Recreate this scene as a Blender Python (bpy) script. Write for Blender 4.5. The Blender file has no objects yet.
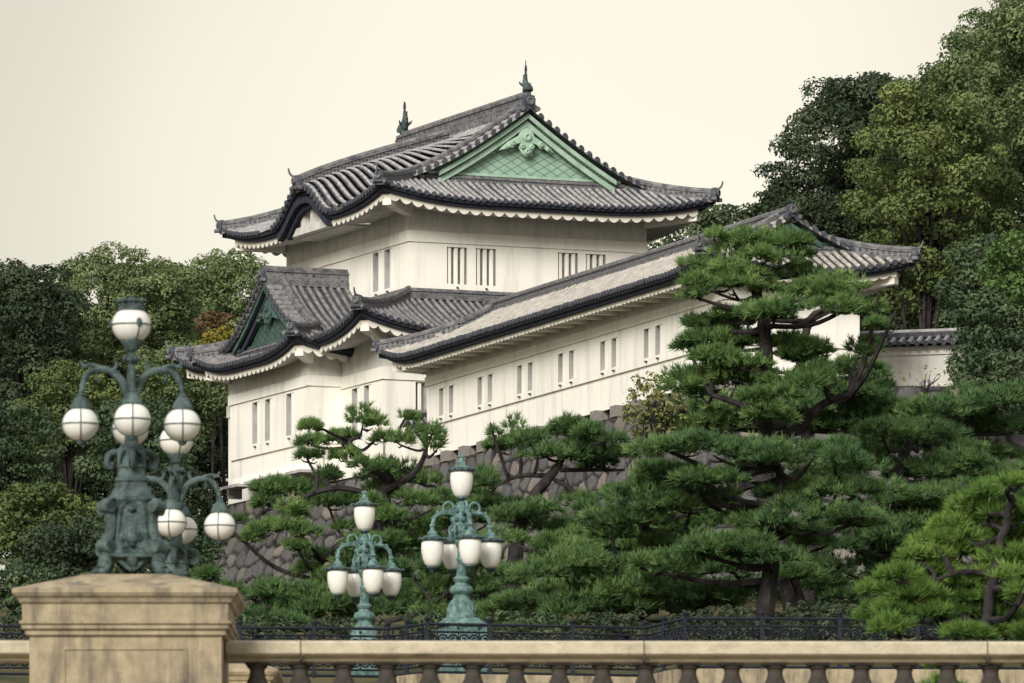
import bpy, math, random
import numpy as np
from mathutils import Vector, Matrix
R = math.radians
random.seed(7)
rng = np.random.default_rng(7)
sc = bpy.context.scene
col = sc.collection

# ------------------------------------------------------------------ camera, world, sun, exposure
FPX, YH, CX, CZ = 7500.0, 1150.0, 512.0, 1.6
cam = bpy.data.cameras.new('camera')
cam.sensor_fit = 'HORIZONTAL'; cam.sensor_width = 36.0
cam.lens = 36.0 * FPX / 1024.0
cam.shift_y = (YH - 341.5) / 1024.0
cam.clip_start = 0.5; cam.clip_end = 9000
cam.dof.use_dof = True; cam.dof.focus_distance = 240; cam.dof.aperture_fstop = 8.0
camo = bpy.data.objects.new('camera', cam); col.objects.link(camo)
camo.location = (0, 0, CZ); camo.rotation_euler = (R(90), 0, 0)
sc.camera = camo

SUN_EL, SUN_AZ = 28, 202          # azimuth clockwise from +Y
world = bpy.data.worlds.new('World'); sc.world = world; world.use_nodes = True
wt = world.node_tree; wn = wt.nodes; wl = wt.links
bg = wn['Background']; bg.inputs['Strength'].default_value = 0.1
sky = wn.new('ShaderNodeTexSky'); sky.sky_type = 'NISHITA'; sky.sun_disc = False
sky.sun_elevation = R(SUN_EL); sky.sun_rotation = R(SUN_AZ)
sky.air_density = 1.0; sky.dust_density = 4.0
tc = wn.new('ShaderNodeTexCoord'); sx = wn.new('ShaderNodeSeparateXYZ')
wl.new(tc.outputs['Generated'], sx.inputs[0])
# overcast layer: soft cream cloud, a shade brighter low down, with broad faint cloud mottling
ramp = wn.new('ShaderNodeValToRGB')
cr = ramp.color_ramp
cr.elements[0].position = 0.0;  cr.elements[0].color = (.86, .82, .70, 1)
cr.elements[1].position = 1.0;  cr.elements[1].color = (.92, .93, .96, 1)
e = cr.elements.new(.09); e.color = (.82, .785, .655, 1)
e = cr.elements.new(.165); e.color = (.765, .715, .59, 1)
e = cr.elements.new(.40); e.color = (.76, .75, .73, 1)
wl.new(sx.outputs['Z'], ramp.inputs[0])
nz = wn.new('ShaderNodeTexNoise'); nz.inputs['Scale'].default_value = 14; nz.inputs['Detail'].default_value = 2
wl.new(tc.outputs['Generated'], nz.inputs['Vector'])
mr = wn.new('ShaderNodeMapRange'); mr.inputs[1].default_value = .3; mr.inputs[2].default_value = .7
mr.inputs[3].default_value = 9.9; mr.inputs[4].default_value = 10.5
wl.new(nz.outputs['Fac'], mr.inputs[0])
sc_ = wn.new('ShaderNodeVectorMath'); sc_.operation = 'SCALE'
wl.new(ramp.outputs[0], sc_.inputs[0]); wl.new(mr.outputs[0], sc_.inputs['Scale'])
mx = wn.new('ShaderNodeMix'); mx.data_type = 'RGBA'; mx.inputs[0].default_value = .93
# lens vignette put into the sky colour: brightest high in mid-frame, dimmer outward
dp = wn.new('ShaderNodeVectorMath'); dp.operation = 'DISTANCE'
_b = Vector(((575 - CX) / FPX, 1.0, (YH - 170) / FPX)).normalized(); dp.inputs[1].default_value = _b
wl.new(tc.outputs['Generated'], dp.inputs[0])
gl = wn.new('ShaderNodeFloatCurve'); cv_ = gl.mapping.curves[0]
for x, y in ((.14, 1.0), (.25, .985), (.38, .915), (.51, .79), (.72, .72)): cv_.points.new(x, y)
cv_.points[0].location = (0, 1.0); cv_.points[-1].location = (1, .70); gl.mapping.update()
dv = wn.new('ShaderNodeMath'); dv.operation = 'MULTIPLY'; dv.inputs[1].default_value = 1 / .14; dv.use_clamp = True
wl.new(dp.outputs['Value'], dv.inputs[0]); wl.new(dv.outputs[0], gl.inputs['Value'])
s2 = wn.new('ShaderNodeVectorMath'); s2.operation = 'SCALE'; wl.new(sc_.outputs[0], s2.inputs[0]); wl.new(gl.outputs[0], s2.inputs['Scale'])
wl.new(sky.outputs[0], mx.inputs[6]); wl.new(s2.outputs[0], mx.inputs[7])
wl.new(mx.outputs[2], bg.inputs['Color'])

sd = bpy.data.lights.new('sun', 'SUN'); sd.energy = 3.2; sd.angle = R(24); sd.color = (1.0, .965, .90)
so = bpy.data.objects.new('sun', sd); col.objects.link(so)
_d = Vector((math.sin(R(SUN_AZ)) * math.cos(R(SUN_EL)), math.cos(R(SUN_AZ)) * math.cos(R(SUN_EL)), math.sin(R(SUN_EL))))
so.rotation_euler = _d.to_track_quat('Z', 'Y').to_euler(); so.location = (60, -60, 120)
sc.view_settings.view_transform = 'Standard'; sc.view_settings.look = 'None'
sc.view_settings.exposure = 0.38; sc.view_settings.gamma = 1.0
sc.render.engine = 'CYCLES'; sc.cycles.use_denoising = True
sc.cycles.max_bounces = 7; sc.cycles.diffuse_bounces = 4; sc.cycles.transparent_max_bounces = 4

# ------------------------------------------------------------------ materials
def mat(name, c1, c2=None, scale=3.0, detail=5, rough=.8, bump=0.0, bscale=None, spec=.3, lo=.35, hi=.65, metal=0.0, stretch=None, coord='Object'):
    m = bpy.data.materials.new(name); m.use_nodes = True
    t = m.node_tree; n = t.nodes; l = t.links
    b = n['Principled BSDF']; b.inputs['Roughness'].default_value = rough
    b.inputs['Specular IOR Level'].default_value = spec; b.inputs['Metallic'].default_value = metal
    c = n.new('ShaderNodeTexCoord'); src = c.outputs[coord]
    if stretch:
        mp = n.new('ShaderNodeMapping'); mp.inputs['Scale'].default_value = stretch
        l.new(src, mp.inputs[0]); src = mp.outputs[0]
    nz = n.new('ShaderNodeTexNoise'); nz.inputs['Scale'].default_value = scale; nz.inputs['Detail'].default_value = detail
    nz.inputs['Roughness'].default_value = .6
    l.new(src, nz.inputs['Vector'])
    r = n.new('ShaderNodeValToRGB')
    r.color_ramp.elements[0].position = lo; r.color_ramp.elements[1].position = hi
    r.color_ramp.elements[0].color = (*c1, 1); r.color_ramp.elements[1].color = (*(c2 or c1), 1)
    l.new(nz.outputs['Fac'], r.inputs[0]); l.new(r.outputs[0], b.inputs['Base Color'])
    if bump:
        n2 = n.new('ShaderNodeTexNoise'); n2.inputs['Scale'].default_value = bscale or scale * 4; n2.inputs['Detail'].default_value = 6
        l.new(c.outputs[coord], n2.inputs['Vector'])
        bp = n.new('ShaderNodeBump'); bp.inputs['Strength'].default_value = bump; bp.inputs['Distance'].default_value = .05
        l.new(n2.outputs['Fac'], bp.inputs['Height']); l.new(bp.outputs[0], b.inputs['Normal'])
    return m

def rgbmix(m, fac_socket, c1_socket, c2, blend='MIX'):
    t = m.node_tree
    x = t.nodes.new('ShaderNodeMix'); x.data_type = 'RGBA'; x.blend_type = blend
    if hasattr(fac_socket, 'links'): t.links.new(fac_socket, x.inputs[0])
    else: x.inputs[0].default_value = fac_socket
    t.links.new(c1_socket, x.inputs[6])
    if hasattr(c2, 'links'): t.links.new(c2, x.inputs[7])
    else: x.inputs[7].default_value = (*c2, 1)
    return x.outputs[2]

def stain(m, colr, scale, stretch, lo, hi, amount):
    """a second, streaky layer of weathering over a material"""
    t = m.node_tree; n = t.nodes; l = t.links; b = n['Principled BSDF']
    src = b.inputs['Base Color'].links[0].from_socket
    c = n.new('ShaderNodeTexCoord'); mp = n.new('ShaderNodeMapping'); mp.inputs['Scale'].default_value = stretch
    l.new(c.outputs['Object'], mp.inputs[0])
    nz = n.new('ShaderNodeTexNoise'); nz.inputs['Scale'].default_value = scale; nz.inputs['Detail'].default_value = 7; nz.inputs['Roughness'].default_value = .65
    l.new(mp.outputs[0], nz.inputs['Vector'])
    mr = n.new('ShaderNodeMapRange'); mr.inputs[1].default_value = lo; mr.inputs[2].default_value = hi; mr.inputs[3].default_value = 0; mr.inputs[4].default_value = amount
    l.new(nz.outputs['Fac'], mr.inputs[0])
    l.new(rgbmix(m, mr.outputs[0], src, colr), b.inputs['Base Color'])
    return m

M = {}
M['plaster'] = stain(mat('plaster', (.82, .79, .71), (.86, .83, .755), scale=.7, rough=.9, bump=.15, bscale=9), (.47, .46, .44), 1.1, (1.6, 1.6, .16), .50, .78, .7)
M['plaster_trim'] = stain(mat('plaster_trim', (.80, .77, .68), (.72, .68, .60), scale=2, rough=.9), (.40, .38, .36), 2.2, (1, 1, .5), .55, .8, .5)
M['soffit'] = stain(mat('soffit', (.40, .385, .375), (.52, .50, .47), scale=3, rough=.9), (.20, .19, .20), 2.2, (1, 1, 1), .5, .75, .6)  # stained plaster of the rafter undersides, base darkened to carry eave shade
M['plaster_grey'] = stain(mat('plaster_grey', (.56, .54, .50), (.66, .63, .58), scale=1.5, rough=.9), (.33, .32, .32), 1.6, (1.6, 1.6, .35), .48, .75, .7)  # stained plaster; greyer base puts the shade under the eaves into the colour
M['shutter'] = mat('shutter', (.34, .33, .32), (.45, .43, .41), scale=2, rough=.9)
M['tile_round'] = stain(mat('tile_round', (.175, .172, .178), (.42, .40, .385), scale=5, rough=.6, lo=.3, hi=.7, spec=.4), (.09, .09, .10), 2.6, (1, 1, 1), .56, .72, .7)
M['tile_pale'] = stain(mat('tile_pale', (.24, .222, .20), (.52, .475, .41), scale=4.5, rough=.6, lo=.3, hi=.7, spec=.4), (.10, .10, .10), 2.6, (1, 1, 1), .52, .72, .65)
M['tile_grey'] = stain(mat('tile_grey', (.10, .10, .105), (.28, .265, .255), scale=5, rough=.6, lo=.3, hi=.7, spec=.4), (.05, .05, .06), 2.6, (1, 1, 1), .52, .70, .7)
M['tile_pan'] = mat('tile_pan', (.03, .031, .04), (.075, .073, .08), scale=4, rough=.6)
M['tile_dark'] = mat('tile_dark', (.028, .031, .045), (.075, .077, .09), scale=6, rough=.55)
M['tile_end'] = mat('tile_end', (.028, .031, .046), (.085, .085, .095), scale=9, rough=.55)
M['eave_board'] = mat('eave_board', (.024, .028, .042), (.038, .042, .054), scale=4, rough=.8, spec=.15)
M['ridge_cap'] = stain(mat('ridge_cap', (.062, .063, .07), (.20, .194, .19), scale=4, rough=.6), (.08, .08, .09), 3, (1, 1, 1), .52, .7, .7)
def ridge_side():
    m = mat('ridge_side', (.028, .03, .04), (.08, .08, .087), scale=5, rough=.6)
    t = m.node_tree; n = t.nodes; l = t.links; b = n['Principled BSDF']
    src = b.inputs['Base Color'].links[0].from_socket
    c = n.new('ShaderNodeTexCoord'); v = n.new('ShaderNodeTexVoronoi'); v.feature = 'DISTANCE_TO_EDGE'; v.inputs['Scale'].default_value = 7.5
    v.inputs['Randomness'].default_value = .25
    l.new(c.outputs['Object'], v.inputs['Vector'])
    mr = n.new('ShaderNodeMapRange'); mr.inputs[1].default_value = .05; mr.inputs[2].default_value = .16; mr.inputs[3].default_value = 1; mr.inputs[4].default_value = 0
    l.new(v.outputs['Distance'], mr.inputs[0])
    l.new(rgbmix(m, mr.outputs[0], src, (.17, .17, .175)), b.inputs['Base Color'])
    return m
M['ridge_side'] = ridge_side()
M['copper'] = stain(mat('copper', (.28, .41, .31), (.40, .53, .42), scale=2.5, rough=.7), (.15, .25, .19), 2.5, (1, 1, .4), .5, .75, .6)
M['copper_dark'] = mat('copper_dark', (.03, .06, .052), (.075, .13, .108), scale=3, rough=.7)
def copper_scales(name, base, dark, ang_axis):
    m = mat(name, *base, scale=2.5, rough=.7)
    t = m.node_tree; n = t.nodes; l = t.links; b = n['Principled BSDF']
    src = b.inputs['Base Color'].links[0].from_socket
    c = n.new('ShaderNodeTexCoord'); s = n.new('ShaderNodeSeparateXYZ'); l.new(c.outputs['Object'], s.inputs[0])
    outs = []
    for sg in (1, -1):                      # two families of diagonal seams make the diamonds
        a = n.new('ShaderNodeMath'); a.operation = 'MULTIPLY'; a.inputs[1].default_value = sg * .56; l.new(s.outputs[ang_axis], a.inputs[0])
        ad = n.new('ShaderNodeMath'); ad.operation = 'ADD'; l.new(a.outputs[0], ad.inputs[0]); l.new(s.outputs['Z'], ad.inputs[1])
        mu = n.new('ShaderNodeMath'); mu.operation = 'MULTIPLY'; mu.inputs[1].default_value = 3.6; l.new(ad.outputs[0], mu.inputs[0])
        fr = n.new('ShaderNodeMath'); fr.operation = 'FRACT'; l.new(mu.outputs[0], fr.inputs[0])
        lt = n.new('ShaderNodeMath'); lt.operation = 'LESS_THAN'; lt.inputs[1].default_value = .13; l.new(fr.outputs[0], lt.inputs[0]); outs.append(lt)
    mxm = n.new('ShaderNodeMath'); mxm.operation = 'MAXIMUM'; l.new(outs[0].outputs[0], mxm.inputs[0]); l.new(outs[1].outputs[0], mxm.inputs[1])
    l.new(rgbmix(m, mxm.outputs[0], src, dark), b.inputs['Base Color'])
    return m
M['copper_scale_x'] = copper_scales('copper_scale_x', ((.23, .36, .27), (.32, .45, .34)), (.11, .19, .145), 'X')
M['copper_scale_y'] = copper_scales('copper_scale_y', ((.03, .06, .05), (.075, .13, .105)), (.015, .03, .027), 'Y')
M['wood_dark'] = mat('wood_dark', (.035, .032, .033), (.07, .062, .058), scale=3, rough=.85)
M['patina'] = stain(mat('patina', (.016, .027, .028), (.098, .145, .134), scale=9, detail=8, rough=.6, bump=.5, bscale=40, lo=.36, hi=.66), (.035, .045, .05), 7, (1, 1, .5), .52, .7, .8)
M['patina_teal'] = stain(mat('patina_teal', (.04, .085, .08), (.165, .27, .245), scale=8, detail=8, rough=.6, bump=.4, bscale=30, lo=.36, hi=.66), (.03, .06, .06), 6, (1, 1, .5), .55, .7, .8)
M['lamp_metal'] = mat('lamp_metal', (.025, .042, .048), (.07, .115, .11), scale=8, rough=.6)
def glassmat():
    m = mat('milk_glass', (.93, .905, .83), (.95, .93, .865), scale=3, rough=.2, spec=.5)
    t = m.node_tree; n = t.nodes; l = t.links      # milk glass: half the daylight passes through the shade
    tr = n.new('ShaderNodeBsdfTranslucent'); tr.inputs['Color'].default_value = (.97, .945, .87, 1)
    x = n.new('ShaderNodeMixShader'); x.inputs[0].default_value = .28
    l.new(n['Principled BSDF'].outputs[0], x.inputs[1]); l.new(tr.outputs[0], x.inputs[2]); l.new(x.outputs[0], n['Material Output'].inputs['Surface'])
    return m
M['glass'] = glassmat()
M['granite'] = stain(stain(mat('granite', (.29, .238, .152), (.41, .338, .22), scale=6, detail=9, rough=.85, bump=.3, bscale=60), (.10, .08, .065), 2.4, (1.2, 1.2, .5), .47, .70, .85), (.28, .21, .14), 26, (1, 1, 1), .5, .75, .5)
M['granite'] = stain(M['granite'], (.06, .052, .048), 1.6, (2.6, 2.6, .24), .50, .70, .8)
M['granite_rail'] = stain(stain(mat('granite_rail', (.40, .35, .25), (.52, .46, .34), scale=6, detail=9, rough=.85, bump=.3, bscale=60), (.13, .11, .09), 2.0, (.8, 2, 2.2), .54, .74, .8), (.30, .25, .18), 30, (1, 1, 1), .5, .75, .5)
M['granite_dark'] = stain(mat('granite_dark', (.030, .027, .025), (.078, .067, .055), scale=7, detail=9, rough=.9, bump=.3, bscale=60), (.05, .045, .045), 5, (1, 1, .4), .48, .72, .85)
M['joint'] = mat('joint', (.05, .042, .038), rough=.95)
M['iron'] = mat('iron', (.007, .009, .016), (.015, .018, .028), scale=10, rough=.65, spec=.2)
def rampart_mat():
    m = mat('rampart_stone', (.065, .063, .065), (.15, .14, .132), scale=4, detail=9, rough=.9, bump=.8, bscale=14, spec=.2)
    t = m.node_tree; n = t.nodes; l = t.links; b = n['Principled BSDF']
    src = b.inputs['Base Color'].links[0].from_socket
    a = n.new('ShaderNodeAttribute'); a.attribute_name = 'tone'; j = n.new('ShaderNodeAttribute'); j.attribute_name = 'joint'
    r = n.new('ShaderNodeValToRGB'); r.color_ramp.elements[0].color = (.06, .058, .062, 1); r.color_ramp.elements[1].color = (.27, .225, .18, 1)
    x = r.color_ramp.elements.new(.75); x.color = (.145, .135, .128, 1)
    l.new(a.outputs['Fac'], r.inputs[0])
    o = rgbmix(m, .55, src, r.outputs[0]); o = rgbmix(m, j.outputs['Fac'], o, (.02, .02, .02)); l.new(o, b.inputs['Base Color'])
    return m
M['rampart'] = rampart_mat()
M['post_stone'] = stain(mat('post_stone', (.17, .155, .145), (.30, .275, .25), scale=3, rough=.9, bump=.3), (.07, .065, .065), 2.5, (1, 1, .6), .5, .72, .7)
M['bark'] = mat('bark', (.014, .013, .015), (.05, .043, .041), scale=5, detail=8, rough=.95, bump=.8, bscale=9, spec=.1, stretch=(1, 1, .35))
M['ground'] = mat('ground', (.025, .035, .015), (.10, .085, .04), scale=.35, detail=8, rough=.95, spec=.1)
M['water'] = mat('water', (.02, .035, .03), rough=.08, spec=.5)

def leafmat(name, c1, c2, c3, rough=.65, trans=.25, blotch=.35, tips=None):
    """foliage: colour varies leaf by leaf (white noise per face island via attribute) and branch by branch"""
    m = bpy.data.materials.new(name); m.use_nodes = True
    t = m.node_tree; n = t.nodes; l = t.links; b = n['Principled BSDF']
    b.inputs['Roughness'].default_value = rough; b.inputs['Specular IOR Level'].default_value = .25
    at = n.new('ShaderNodeAttribute'); at.attribute_name = 'tone'
    r = n.new('ShaderNodeValToRGB'); r.color_ramp.elements[0].color = (*c1, 1); r.color_ramp.elements[1].color = (*c3, 1)
    x = r.color_ramp.elements.new(.5); x.color = (*c2, 1)
    c = n.new('ShaderNodeTexCoord'); nz = n.new('ShaderNodeTexNoise'); nz.inputs['Scale'].default_value = blotch; nz.inputs['Detail'].default_value = 4
    l.new(c.outputs['Object'], nz.inputs['Vector'])
    ma = n.new('ShaderNodeMath'); ma.operation = 'MULTIPLY_ADD'; ma.inputs[1].default_value = .62; l.new(at.outputs['Fac'], ma.inputs[0])
    mr = n.new('ShaderNodeMapRange'); mr.inputs[1].default_value = .3; mr.inputs[2].default_value = .7; mr.inputs[3].default_value = -.08; mr.inputs[4].default_value = .48
    l.new(nz.outputs['Fac'], mr.inputs[0]); l.new(mr.outputs[0], ma.inputs[2])
    l.new(ma.outputs[0], r.inputs[0]); l.new(r.outputs[0], b.inputs['Base Color'])
    tr = n.new('ShaderNodeBsdfTranslucent'); l.new(r.outputs[0], tr.inputs['Color'])
    mxs = n.new('ShaderNodeMixShader'); mxs.inputs[0].default_value = trans
    l.new(b.outputs[0], mxs.inputs[1]); l.new(tr.outputs[0], mxs.inputs[2]); l.new(mxs.outputs[0], n['Material Output'].inputs['Surface'])
    return m
L = {
 'dark':   leafmat('leaf_dark_green', (.022, .044, .024), (.062, .098, .045), (.145, .19, .09)),
 'deep':   leafmat('leaf_deep_green', (.018, .034, .020), (.046, .070, .034), (.105, .132, .062)),
 'mid':    leafmat('leaf_mid_green', (.042, .076, .028), (.122, .168, .064), (.25, .29, .13)),
 'olive':  leafmat('leaf_olive', (.038, .064, .020), (.105, .145, .046), (.22, .26, .085)),
 'bright': leafmat('leaf_fresh_green', (.035, .070, .02), (.08, .145, .04), (.165, .24, .07)),
 'yellow': leafmat('leaf_yellow', (.10, .11, .02), (.21, .185, .03), (.34, .26, .04)),
 'red':    leafmat('leaf_rust', (.075, .05, .025), (.15, .09, .045), (.20, .14, .06)),
 'autumn': leafmat('leaf_pale_autumn', (.11, .13, .045), (.20, .21, .07), (.33, .32, .12)),
}
P = {
 'mid':    leafmat('needle_green', (.030, .074, .028), (.105, .19, .056), (.26, .365, .12), blotch=.6),
 'dark':   leafmat('needle_blue_green', (.026, .064, .030), (.088, .165, .056), (.225, .325, .105), blotch=.6),
 'bright': leafmat('needle_yellow_green', (.042, .098, .022), (.12, .215, .044), (.265, .37, .085), blotch=.8),
}

# ------------------------------------------------------------------ helpers
class MB:
    def __init__(s): s.v = []; s.f = []; s.m = []
    def add(s, vs, fs, m=0):
        o = len(s.v); s.v.extend([tuple(map(float, p)) for p in vs])
        s.f.extend([tuple(i + o for i in f) for f in fs]); s.m.extend([m] * len(fs))
    def box(s, c, d, m=0, rz=0.0, mtx=None):
        x, y, z = (k / 2 for k in d)
        vs = [Vector((sx * x, sy * y, sz * z)) for sz in (-1, 1) for sy in (-1, 1) for sx in (-1, 1)]
        if mtx is not None: vs = [mtx @ p for p in vs]
        elif rz: vs = [Matrix.Rotation(rz, 3, 'Z') @ p for p in vs]
        vs = [p + Vector(c) for p in vs]
        s.add(vs, [(0, 2, 3, 1), (4, 5, 7, 6), (0, 1, 5, 4), (2, 6, 7, 3), (0, 4, 6, 2), (1, 3, 7, 5)], m)
    def loft(s, secs, m=0, caps=True, closed=True, mats=None):
        n = len(secs[0]); vs = [p for q in secs for p in q]; fs = []
        o = len(s.v); s.v.extend([tuple(map(float, p)) for p in vs])
        for i in range(len(secs) - 1):
            for j in range(n if closed else n - 1):
                k = (j + 1) % n
                s.f.append((o + i * n + j, o + i * n + k, o + (i + 1) * n + k, o + (i + 1) * n + j)); s.m.append(mats[j] if mats else m)
        if caps and closed:
            s.f.append(tuple(o + j for j in reversed(range(n)))); s.m.append(m)
            s.f.append(tuple(o + (len(secs) - 1) * n + j for j in range(n))); s.m.append(m)
    def tube(s, path, r, n=6, m=0, caps=True):
        path = [Vector(p) for p in path]; k = len(path)
        rs = r if isinstance(r, (list, tuple)) else [r] * k
        secs = []; up = Vector((0, 0, 1)); prev = None
        for i, p in enumerate(path):
            t = (path[min(i + 1, k - 1)] - path[max(i - 1, 0)])
            if t.length < 1e-9: t = Vector((0, 0, 1))
            t.normalize()
            if prev is None:
                a = up if abs(t.z) < .9 else Vector((1, 0, 0))
                x = t.cross(a).normalized()
            else:
                x = (prev - t * prev.dot(t))
                x = x.normalized() if x.length > 1e-6 else t.cross(up).normalized()
            prev = x; y = t.cross(x)
            secs.append([p + (x * math.cos(2 * math.pi * j / n) + y * math.sin(2 * math.pi * j / n)) * rs[i] for j in range(n)])
        s.loft(secs, m, caps)
    def lathe(s, prof, n=16, c=(0, 0, 0), m=0, ang=0.0, sq=0.0):
        secs = []
        for r, z in prof:
            q = []
            for j in range(n):
                a = 2 * math.pi * j / n + ang
                k = 1.0
                if sq: k = 1.0 / (abs(math.cos(a - ang)) ** sq + abs(math.sin(a - ang)) ** sq) ** (1 / sq)
                q.append((c[0] + r * k * math.cos(a), c[1] + r * k * math.sin(a), c[2] + z))
            secs.append(q)
        s.loft(secs, m, True)
    def ball(s, c, r, n=8, k=6, m=0, sc3=(1, 1, 1)):
        secs = []
        for i in range(k + 1):
            a = math.pi * (i / k) - math.pi / 2; a = max(-1.52, min(1.52, a))
            secs.append([(c[0] + r * sc3[0] * math.cos(a) * math.cos(2 * math.pi * j / n), c[1] + r * sc3[1] * math.cos(a) * math.sin(2 * math.pi * j / n), c[2] + r * sc3[2] * math.sin(a)) for j in range(n)])
        s.loft(secs, m, True)
    def build(s, name, mats, parent=None, smooth=False, zoff=0.0, loc=None, angle=40, xf=None):
        me = bpy.data.meshes.new(name)
        vs = s.v
        if xf: vs = [xf(p) for p in vs]
        if zoff: vs = [(a, b, c - zoff) for a, b, c in vs]
        me.from_pydata(vs, [], s.f)
        mats = mats if isinstance(mats, (list, tuple)) else [mats]
        for q in mats: me.materials.append(q)
        if len(mats) > 1: me.polygons.foreach_set('material_index', s.m)
        me.update()
        if smooth: me.shade_smooth(); me.set_sharp_from_angle(angle=R(angle))
        o = bpy.data.objects.new(name, me); col.objects.link(o)
        if parent: o.parent = parent
        if loc: o.location = loc
        return o

def thing(name, label, cat, loc=(0, 0, 0), rz=0.0, group=None):
    o = bpy.data.objects.new(name, None); o.empty_display_size = .3; col.objects.link(o)
    o.location = loc; o.rotation_euler = (0, 0, rz); tag(o, label, cat, group); return o
def tag(o, label, cat, group=None, kind=None):
    if label: o['label'] = label
    if cat: o['category'] = cat
    if group: o['group'] = group
    if kind: o['kind'] = kind
    return o
def copy_tree(o, parent=None):
    c = o.copy(); col.objects.link(c)
    if parent: c.parent = parent
    for ch in list(o.children): copy_tree(ch, c)
    return c
def at(x, y, Y):
    return Vector(((x - CX) / FPX * Y, Y, CZ + (YH - y) / FPX * Y))
def smooth_path(pts, n=4):
    """Catmull-Rom through points"""
    pts = [Vector(p) for p in pts]; out = []
    for i in range(len(pts) - 1):
        p0 = pts[max(i - 1, 0)]; p1 = pts[i]; p2 = pts[i + 1]; p3 = pts[min(i + 2, len(pts) - 1)]
        for k in range(n):
            t = k / n
            out.append(.5 * ((2 * p1) + (p2 - p0) * t + (2 * p0 - 5 * p1 + 4 * p2 - p3) * t * t + (3 * p1 - p0 - 3 * p2 + p3) * t ** 3))
    out.append(pts[-1]); return out
def np_mesh(name, V, K, material, parent=None, tone=None):
    """V: (N*K,3) corners of N faces with K corners each; tone per face"""
    n = len(V) // K
    me = bpy.data.meshes.new(name)
    me.vertices.add(len(V)); me.vertices.foreach_set('co', np.ascontiguousarray(V, dtype=np.float32).ravel())
    me.loops.add(len(V)); me.loops.foreach_set('vertex_index', np.arange(len(V), dtype=np.int32))
    me.polygons.add(n); me.polygons.foreach_set('loop_start', np.arange(0, n * K, K, dtype=np.int32))
    me.update(calc_edges=True)
    if tone is not None:
        a = me.attributes.new('tone', 'FLOAT', 'FACE'); a.data.foreach_set('value', np.ascontiguousarray(tone, dtype=np.float32))
    me.materials.append(material)
    o = bpy.data.objects.new(name, me); col.objects.link(o)
    if parent: o.parent = parent
    return o

# ------------------------------------------------------------------ ground, water
def terrain_z(x, y):
    pts = [(-400, 0), (52, 0), (56, -3), (146, -3), (149, 10.4), (160, 11.6), (180, 13.9), (200, 15.9), (228, 18.6), (242, 19.4), (300, 22), (420, 24), (6000, 24)]
    for (a, za), (b, zb) in zip(pts, pts[1:]):
        if y <= b:
            t = max(0.0, (y - a) / (b - a)); return za + (zb - za) * t
    return pts[-1][1]
xs = [-5000, -1500, -500, -200, -100] + [i * 4.0 - 60 for i in range(31)] + [100, 200, 500, 1500, 5000]
ys = [-400, -50, 20, 52, 54, 56, 100, 146, 147.5, 149, 152] + [156 + 6 * i for i in range(26)] + [330, 420, 700, 1500, 6000]
mb = MB(); nxg = len(xs)
vs = [(x, y, terrain_z(x, y) + (random.uniform(-.25, .25) if 152 < y < 320 and abs(x) < 90 else 0)) for y in ys for x in xs]
mb.add(vs, [(j * nxg + i, j * nxg + i + 1, (j + 1) * nxg + i + 1, (j + 1) * nxg + i) for j in range(len(ys) - 1) for i in range(nxg - 1)])
tag(mb.build('ground', M['ground'], smooth=True), 'grassy bank rising from the moat to the castle wall', 'ground', kind='structure')
mb = MB(); mb.add([(-400, 54, -1.6), (400, 54, -1.6), (400, 149, -1.6), (-400, 149, -1.6)], [(0, 1, 2, 3)])
tag(mb.build('water', M['water']), 'dark green moat water below the bridges', 'water', kind='structure')

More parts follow.
